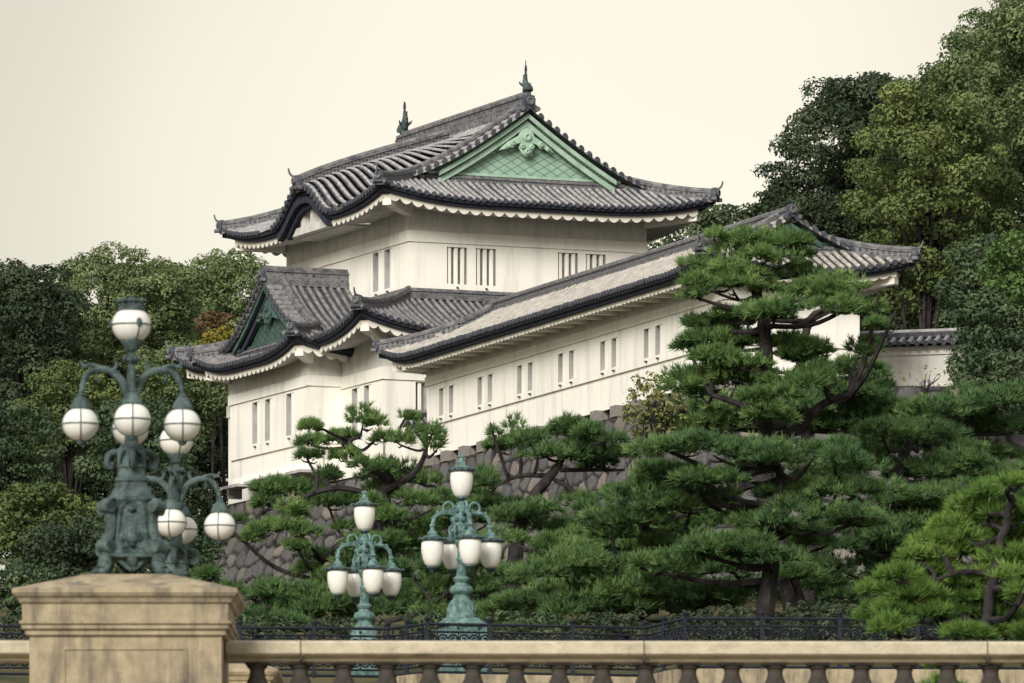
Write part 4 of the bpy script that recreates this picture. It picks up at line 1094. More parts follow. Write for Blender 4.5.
for a, b in span:
    a = a - fo; b = b - fo; ex = (b - a); Ln = ex.length; ex = ex / Ln; mb = MB()
    mb.tube([a - Z * .02, b - Z * .02], .032, 6); mb.tube([a - Z * .17, b - Z * .17], .022, 5); mb.tube([a - Z * .84, b - Z * .84], .022, 5); mb.tube([a - Z * .96, b - Z * .96], .03, 6)
    exh = Vector((ex.x, ex.y, 0)).normalized()
    u = max(2, round(Ln / .40)); w = Ln / u
    for i in range(u):
        c = a + ex * w * (i + .5); s_ = w / .42
        for q in (-1, 1):
            mb.tube(spiral(c + exh * q * .098 * s_ - Z * .31, exh * q, .105 * s_, 1.4), .019, 4)
            mb.tube(spiral(c + exh * q * .098 * s_ - Z * .70, exh * q, .105 * s_, 1.4, -1), .019, 4)
            mb.tube([c + exh * q * .2 * s_ - Z * .34, c + exh * q * .12 * s_ - Z * .5, c + exh * q * .2 * s_ - Z * .68], .013, 4)
        mb.tube(spiral(c - Z * .505, exh, .085, 1.0), .02, 4); mb.ball(c - Z * .505, .035, 6, 4)
        mb.tube([c - Z * .17, c - Z * .4], .012, 4); mb.tube([c - Z * .6, c - Z * .84], .012, 4); mb.ball(c - Z * .095, .03, 6, 4)
    mb.build('scroll_panel', M['iron'], fence, False)
mb = MB()
for i, ((a, b)) in enumerate(zip(fp[4:], fp[5:])):
    z0 = (a - Z * (FH + .0)); z1 = (b - Z * (FH + .0)); d = (b - a).normalized(); n = Vector((d.y, -d.x, 0)).normalized()
    mb.loft([[q + n * .22, q + n * .22 - Z * 1.6, q - n * .35 - Z * 1.6, q - n * .35] for q in (z0 - d * .02, z1 + d * .02)], 0)
for v in range(len(mb.v)): mb.v[v] = (mb.v[v][0], mb.v[v][1] - 146, mb.v[v][2] - 9)
tag(mb.build('granite_kerb', M['granite'], loc=(0, 146, 9)), 'tan granite kerb wall carrying the iron railing on the right', 'kerb wall')
# deck of the iron bridge
mb = MB(); mb.box((0, 8.5, -.4), (70, 18, .8)); 
for x in (-22, 0, 22): mb.box((x, 8.5, -6), (4, 15, 10.6))
tag(mb.build('iron_bridge', M['granite_dark'], loc=(0, 146, 9.95)), 'upper bridge deck carrying the iron railing and teal lamps', 'bridge')

def teal_lamp(label, base_z, plinth):
    t = thing('teal_lamp', label, 'street lamp', group='teal five globe lamps on the far bridge')
    k = 150 / FPX; zq = lambda y: (626 - y) * k
    mb = MB()
    mb.lathe([(.46, zq(626)), (.44, zq(624.5)), (.40, zq(622.5)), (.33, zq(620)), (.29, zq(618))], 20, sq=6, ang=.4)
    if plinth: mb.box((0, 0, -plinth / 2), (.78, .78, plinth), rz=.4); mb.box((0, 0, -plinth + .1), (.95, .95, .2), rz=.4)
    mb.lathe([(.30, zq(619)), (.31, zq(616)), (.29, zq(613)), (.285, zq(610)), (.25, zq(606)), (.19, zq(601)), (.16, zq(597)), (.165, zq(595)), (.225, zq(592.5)), (.235, zq(590)), (.21, zq(587)), (.14, zq(585)), (.13, zq(583)), (.16, zq(581.5)), (.17, zq(579)), (.15, zq(577.5)), (.105, zq(576)), (.095, zq(570)), (.085, zq(562)), (.105, zq(560.5)), (.105, zq(559)), (.08, zq(557)), (.075, zq(545)), (.11, zq(540))], 18)
    for a in range(10):
        x = 2 * math.pi * a / 10; d = Vector((math.cos(x), math.sin(x), 0))
        mb.tube(smooth_path([d * .285 + Z * zq(612), d * .27 + Z * zq(607), d * .185 + Z * zq(600)], 3), .012, 5)
    mb.build('lamp_base', M['patina_teal'], t, True)
    mb = MB()   # ornate core
    mb.lathe([(.09, zq(548)), (.15, zq(541)), (.13, zq(535)), (.16, zq(529)), (.19, zq(522)), (.15, zq(515)), (.12, zq(511)), (.13, zq(508)), (.08, zq(505)), (.05, zq(501)), (.075, zq(499)), (.11, zq(497.5)), (.11, zq(496)), (.06, zq(495.5))], 14)
    for a in range(8):
        x = 2 * math.pi * a / 8 + .2; d = Vector((math.cos(x), math.sin(x), 0)); h2 = 0 if a % 2 else .1
        mb.tube(smooth_path([d * .1 + Z * zq(540), d * .22 + Z * zq(536), d * .24 + Z * zq(528), d * .17 + Z * zq(527), d * .18 + Z * zq(532)], 3), .03, 6)
        mb.ball(d * .18 + Z * zq(520), .06, 7, 5); mb.ball(d * .15 + Z * zq(511), .045, 6, 5)
    mb.build('scroll_core', M['patina_teal'], t, True)
    def shade(c, parent, top=False):
        mb = MB(); gz = lambda y: (554 - y) * k
        mb.lathe([(.10, gz(567.5)), (.15, gz(565)), (.195, gz(560)), (.222, gz(554)), (.228, gz(549)), (.222, gz(544)), (.20, gz(541.5))], 22, c)
        g = mb.build('globe', M['glass'], parent, True, angle=80)
        mb = MB()
        mb.lathe([(.20, gz(542)), (.265, gz(541.3)), (.275, gz(540)), (.22, gz(539)), (.19, gz(537.5))], 20, c)
        m2 = MB(); m2.lathe([(.11, gz(567.2)), (.115, gz(568.5)), (.07, gz(570.5)), (.035, gz(572)), (.02, gz(574))], 12, c); m2.build('globe_finial', M['lamp_metal'], g, True)
        for q in range(12):
            x = 2 * math.pi * q / 12; mb.ball(Vector(c) + Vector((math.cos(x) * .275, math.sin(x) * .275, gz(539.3))), .025, 5, 4)
        mb.build('lamp_rim', M['lamp_metal'], g, True)
        mb = MB()
        mb.lathe([(.17, gz(538.6)), (.155, gz(536.6)), (.11, gz(536)), (.105, gz(533)), (.085, gz(532.4)), (.05, gz(531)), (.045, gz(528)), (.065, gz(527)), (.055, gz(525.5)), (.01, gz(524))], 14, c)
        mb.build('lamp_cap', M['patina_teal'], g, True)
        return g
    for a in range(4):
        an = R(17) + a * math.pi / 2; d = Vector((math.cos(an), math.sin(an), 0)); mb = MB()
        arm = smooth_path([d * .08 + Z * zq(522), d * .16 + Z * zq(514.5), d * .30 + Z * zq(513), d * .44 + Z * zq(514), d * .55 + Z * zq(518), d * .60 + Z * zq(525), d * .605 + Z * zq(530)], 4)
        mb.tube(arm, [.055 - .015 * i / len(arm) for i in range(len(arm))], 7)
        mb.tube(smooth_path([d * .18 + Z * zq(514), d * .17 + Z * zq(506), d * .26 + Z * zq(502.5), d * .36 + Z * zq(505), d * .37 + Z * zq(511), d * .30 + Z * zq(511)], 4), .028, 6)
        for q in range(5): mb.ball(arm[6 + 4 * q if 6 + 4 * q < len(arm) else -1] + Z * .05, .04, 6, 5)
        m_ = mb.build('lamp_arm', M['patina_teal'], t, True)
        shade(d * .605 + Z * zq(554), m_)
    shade(Z * zq(484), t, True)
    return t
tl2 = teal_lamp('taller teal lamp with five egg shaped white globes, right of the lower one', 0, 1.3)
p = at(461.5, 626, 150); tl2.location = p
tl1 = copy_tree(tl2); tl1['label'] = 'lower teal lamp with five egg shaped white globes, left of the taller one'
tl1.location = at(364.5, 649.5, 162); tl1.rotation_euler = (0, 0, R(2))

# ------------------------------------------------------------------ pines
def pine_crown(pads, Y, rg, dens=1.0, nl=.26, nw=.030, kn=13):
    """needle tufts on cloud-like pads; pads in metres: (center, rx, ry, rz)"""
    C = []; Nn = []; Tn = []
    for (c, rx, ry, rz) in pads:
        tone0 = rg.uniform(.2, .8)
        area = rx * ry * 3.4 + (rx + ry) * rz * 2.2
        sub = max(2, int(rx * ry * 3 + 2))
        for k in range(sub):
            a = rg.uniform(0, 2 * math.pi); q = math.sqrt(rg.uniform(0, 1)) * .72
            cc = c + np.array([math.cos(a) * q * rx, math.sin(a) * q * ry, rg.uniform(-.35, .35) * rz])
            r3 = np.array([rx, ry, rz]) * np.array([.46, .46, .62]) * rg.uniform(.6, 1.32) + .06
            n = int(area / sub * 56 * dens) + 5
            d = rg.normal(size=(n, 3)); d[:, 2] = np.abs(d[:, 2]) * 1.0 - .45 * (rg.random(n) < .38) * np.abs(d[:, 2]) * 1.8
            d /= np.linalg.norm(d, axis=1, keepdims=True)
            rr = rg.uniform(.55, 1.05, (n, 1)); 
            C.append(cc + d * r3 * rr); nn = d * np.array([.8, .8, .55]) + np.array([0, 0, .65]) + rg.normal(size=(n, 3)) * .22
            Nn.append(nn / np.linalg.norm(nn, axis=1, keepdims=True)); Tn.append(np.clip(tone0 * .3 + rg.random(n) ** 1.3 * .75, 0, 1))
    C = np.concatenate(C); Nn = np.concatenate(Nn); Tn = np.concatenate(Tn); n = len(C)
    D = Nn[:, None, :] + rg.normal(size=(n, kn, 3)) * .40
    D /= np.linalg.norm(D, axis=2, keepdims=True)
    S = np.cross(D, rg.normal(size=(n, kn, 3))); S /= np.linalg.norm(S, axis=2, keepdims=True) + 1e-9
    ln = nl * rg.uniform(.7, 1.2, (n, kn, 1)); base = C[:, None, :] + D * .02
    V = np.stack([base - S * nw * .5, base + S * nw * .5, base + D * ln], axis=2).reshape(-1, 3)
    return V, np.repeat(Tn, kn) * .85 + rg.random(n * kn) * .15

def pine(label, Y, trunk, pads, matl, seed, trunk_r=(.22, .07), stems=(), dens=1.0, nl=.225, nw=.030, kn=12, group='pines on the bank below the castle', spread=.85):
    rg = np.random.default_rng(seed); rd = random.Random(seed)
    k = Y / FPX
    tp = [at(x, y, Y + dy) for x, y, dy in trunk]
    base = Vector(tp[0]); gz = terrain_z(base.x, base.y)
    if base.z > gz - .1: tp = [Vector((base.x + (base.x - tp[1].x) * .1, base.y, gz - .15))] + tp
    base = Vector(tp[0])
    t = thing('pine_tree', label, 'pine tree', base, 0, group)
    mb = MB(); path = smooth_path(tp, 5); n = len(path)
    loc_ = [p - base for p in path]
    mb.tube([p + Vector((rd.uniform(-.03, .03), rd.uniform(-.03, .03), 0)) for p in loc_], [trunk_r[0] + (trunk_r[1] - trunk_r[0]) * (i / (n - 1)) ** .8 for i in range(n)], 9)
    allp = list(loc_)
    for st in stems:
        sp = smooth_path([at(x, y, Y + dy) - base for x, y, dy in st[1]], 5); m = len(sp)
        mb.tube(sp, [st[0] * (1 - .6 * i / m) for i in range(m)], 7); allp += sp
    PD = []
    for q in pads:
        px, py, rx, rz = q[:4]; dy = q[4] if len(q) > 4 else rd.uniform(-1, 1) * (.9 + rx * k * .5)
        c = at(px, py, Y + dy) - base
        PD.append((np.array(c), rx * k * 1.08, rx * k * spread, rz * k * 1.22))
        # branch from the stem to this pad
        best = min(allp, key=lambda p: (p - c).length + 1.3 * max(0, p.z - c.z + .15) - .0)
        e = c - Z * rz * k * .35
        if (best - e).length > .35:
            mid = best.lerp(e, .5) + Vector((rd.uniform(-.15, .15), rd.uniform(-.1, .1), -.10 * (best - e).length + rd.uniform(-.1, .12)))
            bp = smooth_path([best, mid, e, e + (e - mid) * .4 + Z * .05], 4); m = len(bp)
            r0 = min(.12, .035 + .022 * (best - e).length)
            mb.tube(bp, [r0 * (1 - .7 * i / m) for i in range(m)], 6)
            for z_ in range(2):
                tip = e + Vector((rd.uniform(-1, 1) * rx * k * .6, rd.uniform(-1, 1) * rx * k * .5, rd.uniform(-.1, .4) * rz * k))
                mb.tube([bp[-5], bp[-5].lerp(tip, .6) - Z * .05, tip], [.03, .022, .01], 5)
    mb.build('trunk', M['bark'], t, True)
    V, tone = pine_crown(PD, Y, rg, dens, nl, nw, kn)
    np_mesh('crown', V, 3, matl, t, tone)
    return t

pine('open crooked pine with bright tufts in front of the keep corner', 205,
    [(392, 640, 0), (388, 560, 0), (386, 525, 0), (383, 495, .3), (388, 478, 0), (370, 466, -.3), (355, 452, 0), (348, 440, 0)],
    [(323, 426, 22, 9), (362, 423, 20, 17), (341, 436, 18, 8), (318, 443, 24, 12), (309, 459, 18, 10), (414, 421, 13, 6), (402, 441, 16, 13), (435, 446, 13, 17), (430, 434, 9, 8), (369, 468, 24, 11), (397, 476, 30, 12), (432, 483, 16, 9), (330, 474, 18, 13),
     (298, 491, 34, 12), (270, 503, 26, 10), (330, 505, 34, 14), (262, 533, 24, 9), (244, 539, 15, 8), (302, 532, 20, 11), (298, 547, 18, 8), (344, 530, 11, 7), (425, 509, 18, 11), (411, 531, 24, 12), (295, 572, 22, 8), (372, 440, 14, 9), (420, 545, 30, 14), (352, 548, 24, 11), (398, 500, 20, 10), (372, 520, 22, 11), (350, 566, 26, 11), (328, 580, 28, 11), (398, 562, 26, 12), (300, 515, 22, 9), (345, 458, 16, 9), (384, 490, 18, 9), (275, 490, 20, 9), (312, 560, 20, 9), (386, 520, 22, 11, -1.0), (380, 545, 24, 11, -1.0), (366, 503, 16, 8, -.8), (393, 575, 28, 12, -.8), (232, 520, 14, 8), (340, 592, 28, 11)],
    P['mid'], 11, (.33, .09), [(.14, [(386, 520, 0), (360, 535, .5), (338, 546, .4), (318, 568, .2), (306, 595, 0)]), (.11, [(385, 490, 0), (405, 480, 0), (418, 468, .2), (426, 448, 0), (416, 432, 0)]), (.10, [(386, 500, 0), (340, 488, -.4), (300, 498, -.3), (262, 512, 0)])])
pine('flat topped pine with leaning stem against the rampart beside the teal lamps', 202,
    [(508, 640, 0), (515, 560, 0), (524, 515, 0), (536, 494, 0), (552, 474, 0), (560, 462, 0), (566, 448, 0)],
    [(569, 429, 36, 12), (604, 438, 26, 12), (531, 441, 32, 12), (501, 449, 18, 10), (585, 456, 36, 12), (608, 465, 26, 9), (547, 453, 26, 11), (630, 459, 18, 9), (512, 424, 6, 13), (494, 434, 6, 7), (493, 484, 18, 10), (570, 502, 20, 8), (604, 494, 22, 8), (524, 517, 36, 13), (501, 506, 28, 11), (555, 531, 42, 12), (590, 445, 20, 10)],
    P['dark'], 12, (.26, .08), [(.13, [(594, 640, 0), (592, 545, 0), (588, 515, 0), (574, 492, 0), (552, 478, 0)]), (.08, [(552, 476, 0), (520, 476, .2), (496, 486, 0)]), (.07, [(560, 470, 0), (590, 470, 0), (625, 470, 0)])])
pine('low spreading pine with broad dark pads under the yellow shrub', 186,
    [(700, 645, 0), (690, 585, 0), (668, 548, 0), (650, 535, 0), (640, 520, 0)],
    [(652, 506, 64, 16), (622, 521, 40, 13), (690, 508, 40, 15), (600, 512, 20, 10), (660, 488, 40, 11), (640, 497, 40, 12), (612, 533, 34, 11), (566, 571, 54, 15), (531, 580, 38, 13), (611, 592, 56, 20), (650, 586, 54, 24), (508, 610, 38, 12), (592, 613, 50, 14), (560, 600, 36, 14), (640, 612, 50, 15), (480, 618, 24, 10), (540, 618, 34, 12), (690, 570, 36, 20), (700, 600, 46, 20), (672, 546, 30, 11)],
    P['dark'], 13, (.30, .12), [(.15, [(690, 590, 0), (650, 570, .3), (600, 585, 0), (560, 595, 0), (520, 600, 0)])])
pine('tall main pine with tiered pads rising in front of the gallery end', 192,
    [(802, 650, 0), (794, 600, 0), (778, 545, 0), (764, 490, 0), (768, 440, .2), (762, 400, 0), (766, 360, 0), (765, 332, 0), (758, 300, 0), (754, 279, 0), (747, 262, 0), (755, 246, 0)],
    [(758, 247, 38, 14), (782, 246, 28, 12), (730, 241, 22, 9), (800, 255, 18, 9), (765, 260, 26, 9), (733, 273, 34, 10), (700, 268, 20, 8), (757, 277, 24, 9), (713, 287, 34, 13), (699, 296, 16, 8), (735, 290, 22, 11), (795, 273, 24, 10), (814, 290, 40, 14), (786, 294, 30, 11), (838, 297, 26, 11), (846, 307, 18, 8), (874, 314, 28, 11), (887, 328, 18, 9), (868, 347, 16, 12), (858, 355, 12, 8), (826, 310, 26, 10),
     (775, 313, 44, 13), (747, 318, 36, 13), (724, 324, 28, 9), (700, 325, 19, 7), (735, 331, 30, 10), (718, 340, 36, 12), (766, 341, 36, 11), (797, 347, 28, 11), (730, 350, 40, 12), (690, 348, 18, 7), (708, 361, 34, 12), (737, 364, 38, 11), (812, 353, 34, 12), (800, 362, 28, 10), (710, 378, 38, 12), (702, 393, 30, 11), (738, 379, 38, 12), (797, 384, 34, 11), (828, 379, 28, 11), (790, 575, 34, 12, -1.0), (770, 400, 34, 11, -.8), (760, 420, 34, 11, -.6)],
    P['mid'], 14, (.34, .08), [(.18, [(768, 445, 0), (795, 430, .4), (822, 405, .6), (850, 395, .5)]), (.15, [(763, 480, 0), (735, 490, -.4), (700, 508, -.3), (668, 520, 0)]), (.13, [(768, 415, 0), (740, 404, 0), (712, 395, 0)])], dens=1.05)
pine('second stem pine with hooked branch just behind the main pine', 205,
    [(806, 640, 0), (812, 500, 0), (806, 430, 0), (800, 400, 0), (803, 350, 0), (806, 332, 0), (812, 316, 0), (830, 308, 0)],
    [(828, 395, 38, 14), (850, 372, 34, 12), (858, 392, 40, 14), (876, 382, 30, 12), (812, 412, 46, 14), (862, 412, 40, 14), (884, 420, 40, 14), (840, 430, 44, 15), (790, 425, 40, 14), (905, 440, 40, 14), (740, 410, 40, 14), (700, 412, 40, 14), (720, 428, 44, 14), (680, 425, 30, 11)],
    P['dark'], 15, (.24, .08), [(.07, [(803, 345, 0), (794, 338, .1), (785, 336, 0), (777, 345, 0)])])
pine('wide pine with layered lower pads around the main trunk', 184,
    [(760, 650, 0), (770, 580, 0), (772, 520, 0), (780, 490, 0), (778, 465, 0)],
    [(682, 452, 48, 14), (724, 456, 48, 15), (762, 460, 46, 14), (808, 460, 46, 15), (833, 452, 30, 14), (672, 474, 36, 12), (704, 478, 40, 12), (704, 500, 28, 10), (745, 474, 40, 11), (808, 494, 54, 16), (852, 494, 46, 15), (840, 475, 46, 14), (743, 521, 38, 13), (775, 530, 46, 14), (817, 546, 28, 11), (737, 550, 46, 14), (769, 559, 38, 11), (704, 549, 38, 16), (662, 568, 38, 16), (737, 573, 30, 12), (730, 600, 44, 16), (850, 520, 46, 14), (790, 510, 30, 10)],
    P['dark'], 16, (.27, .10), [(.15, [(772, 540, 0), (800, 525, .4), (835, 505, .3), (860, 500, 0)])], dens=1.05)
pine('dark pine filling the shade right of the main pine', 196,
    [(880, 650, 0), (884, 580, 0), (890, 520, 0), (900, 470, 0), (910, 440, 0)],
    [(875, 526, 56, 17), (872, 548, 50, 15), (900, 500, 50, 15), (907, 476, 50, 15), (880, 456, 40, 14), (917, 440, 52, 15), (884, 436, 36, 12), (941, 496, 40, 13), (899, 533, 44, 13), (930, 520, 46, 15), (850, 570, 44, 15), (905, 560, 46, 16), (945, 545, 40, 15), (860, 600, 36, 14), (920, 590, 44, 16), (830, 590, 30, 12), (955, 470, 34, 13)],
    P['dark'], 17, (.30, .10))
pine('green pine with wide upper pads at the right edge below the plaster wall', 206,
    [(985, 650, 0), (980, 540, 0), (975, 480, 0), (968, 440, 0), (972, 415, 0)],
    [(946, 412, 46, 14), (996, 405, 46, 15), (925, 427, 38, 12), (978, 437, 46, 14), (1000, 458, 40, 13), (965, 424, 40, 12), (1015, 428, 40, 14), (1020, 395, 30, 13), (940, 452, 40, 13), (970, 475, 44, 14), (1010, 482, 40, 15), (990, 505, 40, 15), (960, 520, 40, 15), (1020, 520, 40, 15)],
    P['dark'], 18, (.30, .10))
pine('low bushy pine at the foot of the rampart left of the teal lamps', 190,
    [(300, 652, 0), (298, 630, 0), (292, 612, 0)],
    [(270, 606, 46, 18), (250, 594, 28, 12), (316, 613, 40, 13), (411, 606, 32, 17), (380, 616, 36, 12), (345, 604, 34, 13), (296, 596, 34, 12), (440, 590, 30, 16), (450, 615, 30, 12), (415, 575, 30, 14), (250, 620, 36, 12), (470, 570, 26, 14), (485, 590, 28, 14), (455, 555, 28, 14), (290, 625, 40, 10), (480, 545, 24, 12)],
    P['dark'], 19, (.22, .10), [(.10, [(298, 635, 0), (340, 622, 0), (380, 622, 0), (420, 612, 0), (450, 590, 0), (470, 570, 0)])])
pine('small pine sprig just behind the stone pedestal', 180,
    [(215, 640, 0), (214, 600, 0), (214, 585, 0)], [(212, 577, 18, 7), (228, 590, 14, 8), (204, 592, 14, 8)], P['mid'], 20, (.12, .05))
pine('bright yellow green pine spilling in from the right close behind the parapet', 112,
    [(992, 760, 0), (990, 680, 0), (988, 620, 0), (994, 570, 0), (1004, 530, 0), (1012, 495, 0)],
    [(1000, 495, 28, 9), (1016, 486, 18, 7), (978, 506, 28, 10), (1005, 517, 38, 11), (967, 532, 32, 10), (936, 543, 24, 8), (1016, 537, 30, 11), (920, 558, 26, 9), (960, 558, 38, 11), (1000, 562, 38, 11), (904, 579, 26, 9), (941, 579, 38, 11), (989, 584, 38, 11), (1025, 575, 24, 11), (888, 595, 24, 8), (925, 600, 38, 10), (973, 602, 38, 11), (1020, 597, 26, 13), (868, 620, 12, 7), (889, 615, 26, 9), (931, 620, 38, 11), (978, 622, 38, 11), (1016, 622, 26, 12), (900, 632, 28, 8), (957, 637, 38, 9), (1004, 638, 30, 10), (945, 668, 20, 9), (968, 660, 20, 10), (940, 690, 24, 10), (990, 520, 26, 11, .6), (980, 545, 34, 12, .7), (955, 575, 34, 12, .7), (1000, 580, 36, 12, .7), (930, 590, 30, 11, .6), (985, 610, 40, 12, .8), (940, 612, 36, 12, .8), (905, 612, 26, 10, .6), (1020, 555, 26, 13, .6), (1015, 515, 26, 12, .6), (1022, 640, 24, 12), (880, 610, 18, 8, .3)],
    P['bright'], 21, (.13, .05), [(.05, [(990, 640, 0), (960, 615, .2), (925, 622, 0), (890, 625, 0)]), (.05, [(993, 575, 0), (960, 572, 0), (925, 585, 0)])], dens=1.9, nl=.17, nw=.021, kn=13, group='pines close behind the parapet')

pine('dense dark pine behind the teal lamps filling the foot of the rampart', 214,
    [(455, 640, 0), (452, 590, 0), (450, 540, 0), (456, 505, 0)],
    [(440, 500, 26, 11), (470, 498, 26, 12), (456, 520, 34, 12), (430, 530, 26, 11), (480, 525, 26, 12), (445, 548, 34, 12), (485, 555, 30, 12), (420, 560, 26, 12), (455, 575, 36, 12), (500, 580, 30, 12), (470, 480, 20, 10), (410, 585, 30, 12), (445, 600, 40, 12), (385, 595, 30, 11)],
    P['dark'], 22, (.24, .08))
pine('low dark pine mass between the flat topped pine and the main pine', 200,
    [(610, 650, 0), (612, 600, 0), (615, 550, 0)],
    [(590, 540, 34, 13), (620, 552, 36, 13), (650, 548, 36, 13), (575, 560, 34, 13), (640, 570, 40, 14), (600, 576, 40, 13), (670, 590, 40, 14), (560, 590, 36, 13), (620, 600, 44, 14), (545, 560, 30, 12), (530, 545, 28, 11), (665, 530, 36, 14), (692, 522, 34, 14), (650, 515, 30, 12), (700, 545, 30, 12), (770, 548, 30, 12, .5), (690, 575, 34, 12), (720, 560, 34, 12)],
    P['mid'], 23, (.2, .08))
# ------------------------------------------------------------------ broadleaf trees
def leaf_cloud(blobs, rg, size, dens):
    Vs = []; Ts = []
    for (c, r3, tone0) in blobs:
        r3 = np.array(r3); area = 4 * math.pi * ((r3[0] * r3[1] + r3[0] * r3[2] + r3[1] * r3[2]) / 3)
        n = int(area * dens)
        d = rg.normal(size=(n, 3)); d /= np.linalg.norm(d, axis=1, keepdims=True)
        d[:, 2] = np.where((d[:, 2] < -.3) & (rg.random(n) < .6), -d[:, 2], d[:, 2])
        p = np.array(c) + d * r3 * (rg.uniform(.72, 1.08, (n, 1)) + .10 * np.sin(d[:, :1] * 9 + d[:, 1:2] * 7 + tone0 * 20))
        nn = d * .9 + np.array([0, -.05, .4]) + rg.normal(size=(n, 3)) * .34; nn /= np.linalg.norm(nn, axis=1, keepdims=True)
        a = np.cross(nn, rg.normal(size=(n, 3))); a /= np.linalg.norm(a, axis=1, keepdims=True) + 1e-9; b = np.cross(nn, a)
        s = size * rg.uniform(.6, 1.3, (n, 1)); droop = nn * s * -.18
        V = np.stack([p - a * s * .5 + droop, p + b * s * .26, p + a * s * .5 + droop, p - b * s * .26], axis=1).reshape(-1, 3)
        Vs.append(V); Ts.append(np.clip(.74 * tone0 + .24 * rg.random(n), 0, 1))
    return np.concatenate(Vs), np.concatenate(Ts)

def tree(label, x, y, Y, rx, rz, matl, seed, group, name='broadleaf_tree', cat='tree', nb=46, size=.165, dens=52, ry=None, trunk=True, blob=.30):
    """crown centre at pixel (x,y) of depth Y, half sizes rx,rz in pixels there"""
    rg = np.random.default_rng(seed); rd = random.Random(seed); k = Y / FPX
    c = at(x, y, Y); Rx = rx * k; Rz = rz * k; Ry = (ry or rx) * k
    gz = terrain_z(c.x, c.y); base = Vector((c.x + rd.uniform(-.3, .3) * Rx * .3, c.y, min(gz, c.z - Rz * .6) - .1))
    t = thing(name, label, cat, base, 0, group)
    cc = np.array(c - base); blobs = []
    nb = int(nb * 2.6); blob *= .72
    for i in range(nb):
        zz = 1 - 2 * (i + .5) / nb; an = i * 2.39996 + seed; d = np.array([math.cos(an) * math.sqrt(1 - zz * zz), math.sin(an) * math.sqrt(1 - zz * zz), zz]) + rg.normal(size=3) * .14; d /= np.linalg.norm(d)
        if d[2] < -.5 and rg.random() < .4: d[2] *= -1
        q = rg.uniform(.70, .97) if i % 5 else rg.uniform(.15, .65)
        p = cc + d * np.array([Rx, Ry, Rz]) * q
        r = blob * (Rx * Ry * Rz) ** (1 / 3) * rg.uniform(.55, 1.2)
        blobs.append((p, (r * rg.uniform(.9, 1.35), r * rg.uniform(.9, 1.3), r * rg.uniform(.6, .9)), rg.random()))
    mb = MB(); top = Vector(cc) + Z * Rz * .25
    tr = max(.05, min(.4, Rx * .075))
    pth = smooth_path([Vector((0, 0, 0)), top * .35 + Vector((rd.uniform(-.2, .2), rd.uniform(-.2, .2), 0)), top * .7, top], 4); n = len(pth)
    mb.tube(pth, [tr * (1.15 - .9 * i / n) for i in range(n)], 8)
    for (p, r3, _) in blobs[::5]:
        p = Vector(p); s0 = pth[rd.randint(n // 3, n - 2)]
        mid = s0.lerp(p, .55) + Vector((rd.uniform(-.2, .2), rd.uniform(-.2, .2), .12 * (p - s0).length))
        mb.tube([s0, mid, p], [tr * .4, tr * .25, tr * .08], 5)
    mb.build('trunk', M['bark'], t, True)
    V, tone = leaf_cloud(blobs, rg, size, dens)
    np_mesh('crown', V, 4, matl, t, tone)
    return t
GR = 'broadleaf trees right of the castle'; GLf = 'broadleaf trees left of the castle'
T_ = tree
# right side
T_('dense dark domed tree directly behind the gallery roof peak', 858, 206, 262, 94, 138, L['deep'], 31, GR, nb=100, blob=.24)
T_('low dark tree on the left shoulder of the dome tree', 778, 232, 266, 42, 44, L['deep'], 77, GR, nb=44)
T_('olive yellow tree with ragged crown in front of the dark domed tree', 930, 198, 246, 84, 128, L['olive'], 32, GR, nb=70, blob=.25)
T_('tallest green tree climbing out of the top right corner', 1052, 122, 250, 96, 150, L['mid'], 33, GR, nb=84, blob=.25)
T_('fresh green tree at the right edge halfway up the slope', 1016, 290, 228, 40, 62, L['bright'], 34, GR, nb=44)
T_('dark tree in the hollow beside the plaster wall', 985, 330, 236, 50, 100, L['dark'], 35, GR, nb=56)
T_('shaded dark tree behind the right end of the gallery', 905, 320, 252, 60, 90, L['deep'], 36, GR, nb=50)
T_('low dark tree peeping over the gallery ridge beside the keep', 718, 246, 275, 56, 44, L['dark'], 37, GR, nb=40)
T_('small light green shrub showing at the keep right corner', 656, 246, 268, 13, 13, L['mid'], 38, GR, 'shrub', 'shrub', nb=16)
T_('tree with hanging dark foliage above the right edge pine', 1000, 385, 222, 44, 36, L['dark'], 39, GR, nb=40)
T_('dark leafy tree covering the far end of the plaster wall', 990, 350, 224, 40, 62, L['dark'], 78, GR, nb=50)
T_('thin twiggy shrub against the white plaster wall', 925, 382, 222, 30, 18, L['autumn'], 40, GR, 'shrub', 'shrub', nb=30, size=.16, dens=7, blob=.22)
T_('pale yellow green shrub growing at the rampart top beside the main pine', 656, 408, 205, 36, 38, L['autumn'], 41, GR, 'shrub', 'shrub', nb=60, size=.15, dens=34, blob=.22)
T_('pale autumn shrub low on the rampart above the flat topped pine', 640, 440, 214, 24, 20, L['autumn'], 42, GR, 'shrub', 'shrub', nb=26, size=.16, dens=16, blob=.24)
# left side
T_('very dark tree on the far left edge behind the bronze lamp', 22, 350, 285, 62, 96, L['deep'], 51, GLf, nb=64)
T_('broad olive green tree behind the top globe of the front lamp', 120, 340, 292, 84, 94, L['mid'], 52, GLf, nb=80, blob=.25)
T_('green rounded tree touching the keep roof on the left', 232, 330, 300, 76, 84, L['mid'], 53, GLf, nb=74, blob=.25)
T_('rust red small tree beside the keep bay roof', 214, 324, 286, 20, 14, L['red'], 54, GLf, nb=26)
T_('yellow tree just left of the keep bay gable', 222, 346, 282, 30, 17, L['yellow'], 55, GLf, nb=28)
T_('dull green tree below the rust red one', 180, 400, 276, 54, 56, L['mid'], 56, GLf, nb=52)
T_('olive tree between the front lamp arms and the left edge', 70, 415, 272, 56, 50, L['olive'], 57, GLf, nb=52)
T_('dark tree in the gap behind the lamp body', 135, 455, 262, 58, 52, L['dark'], 58, GLf, nb=50)
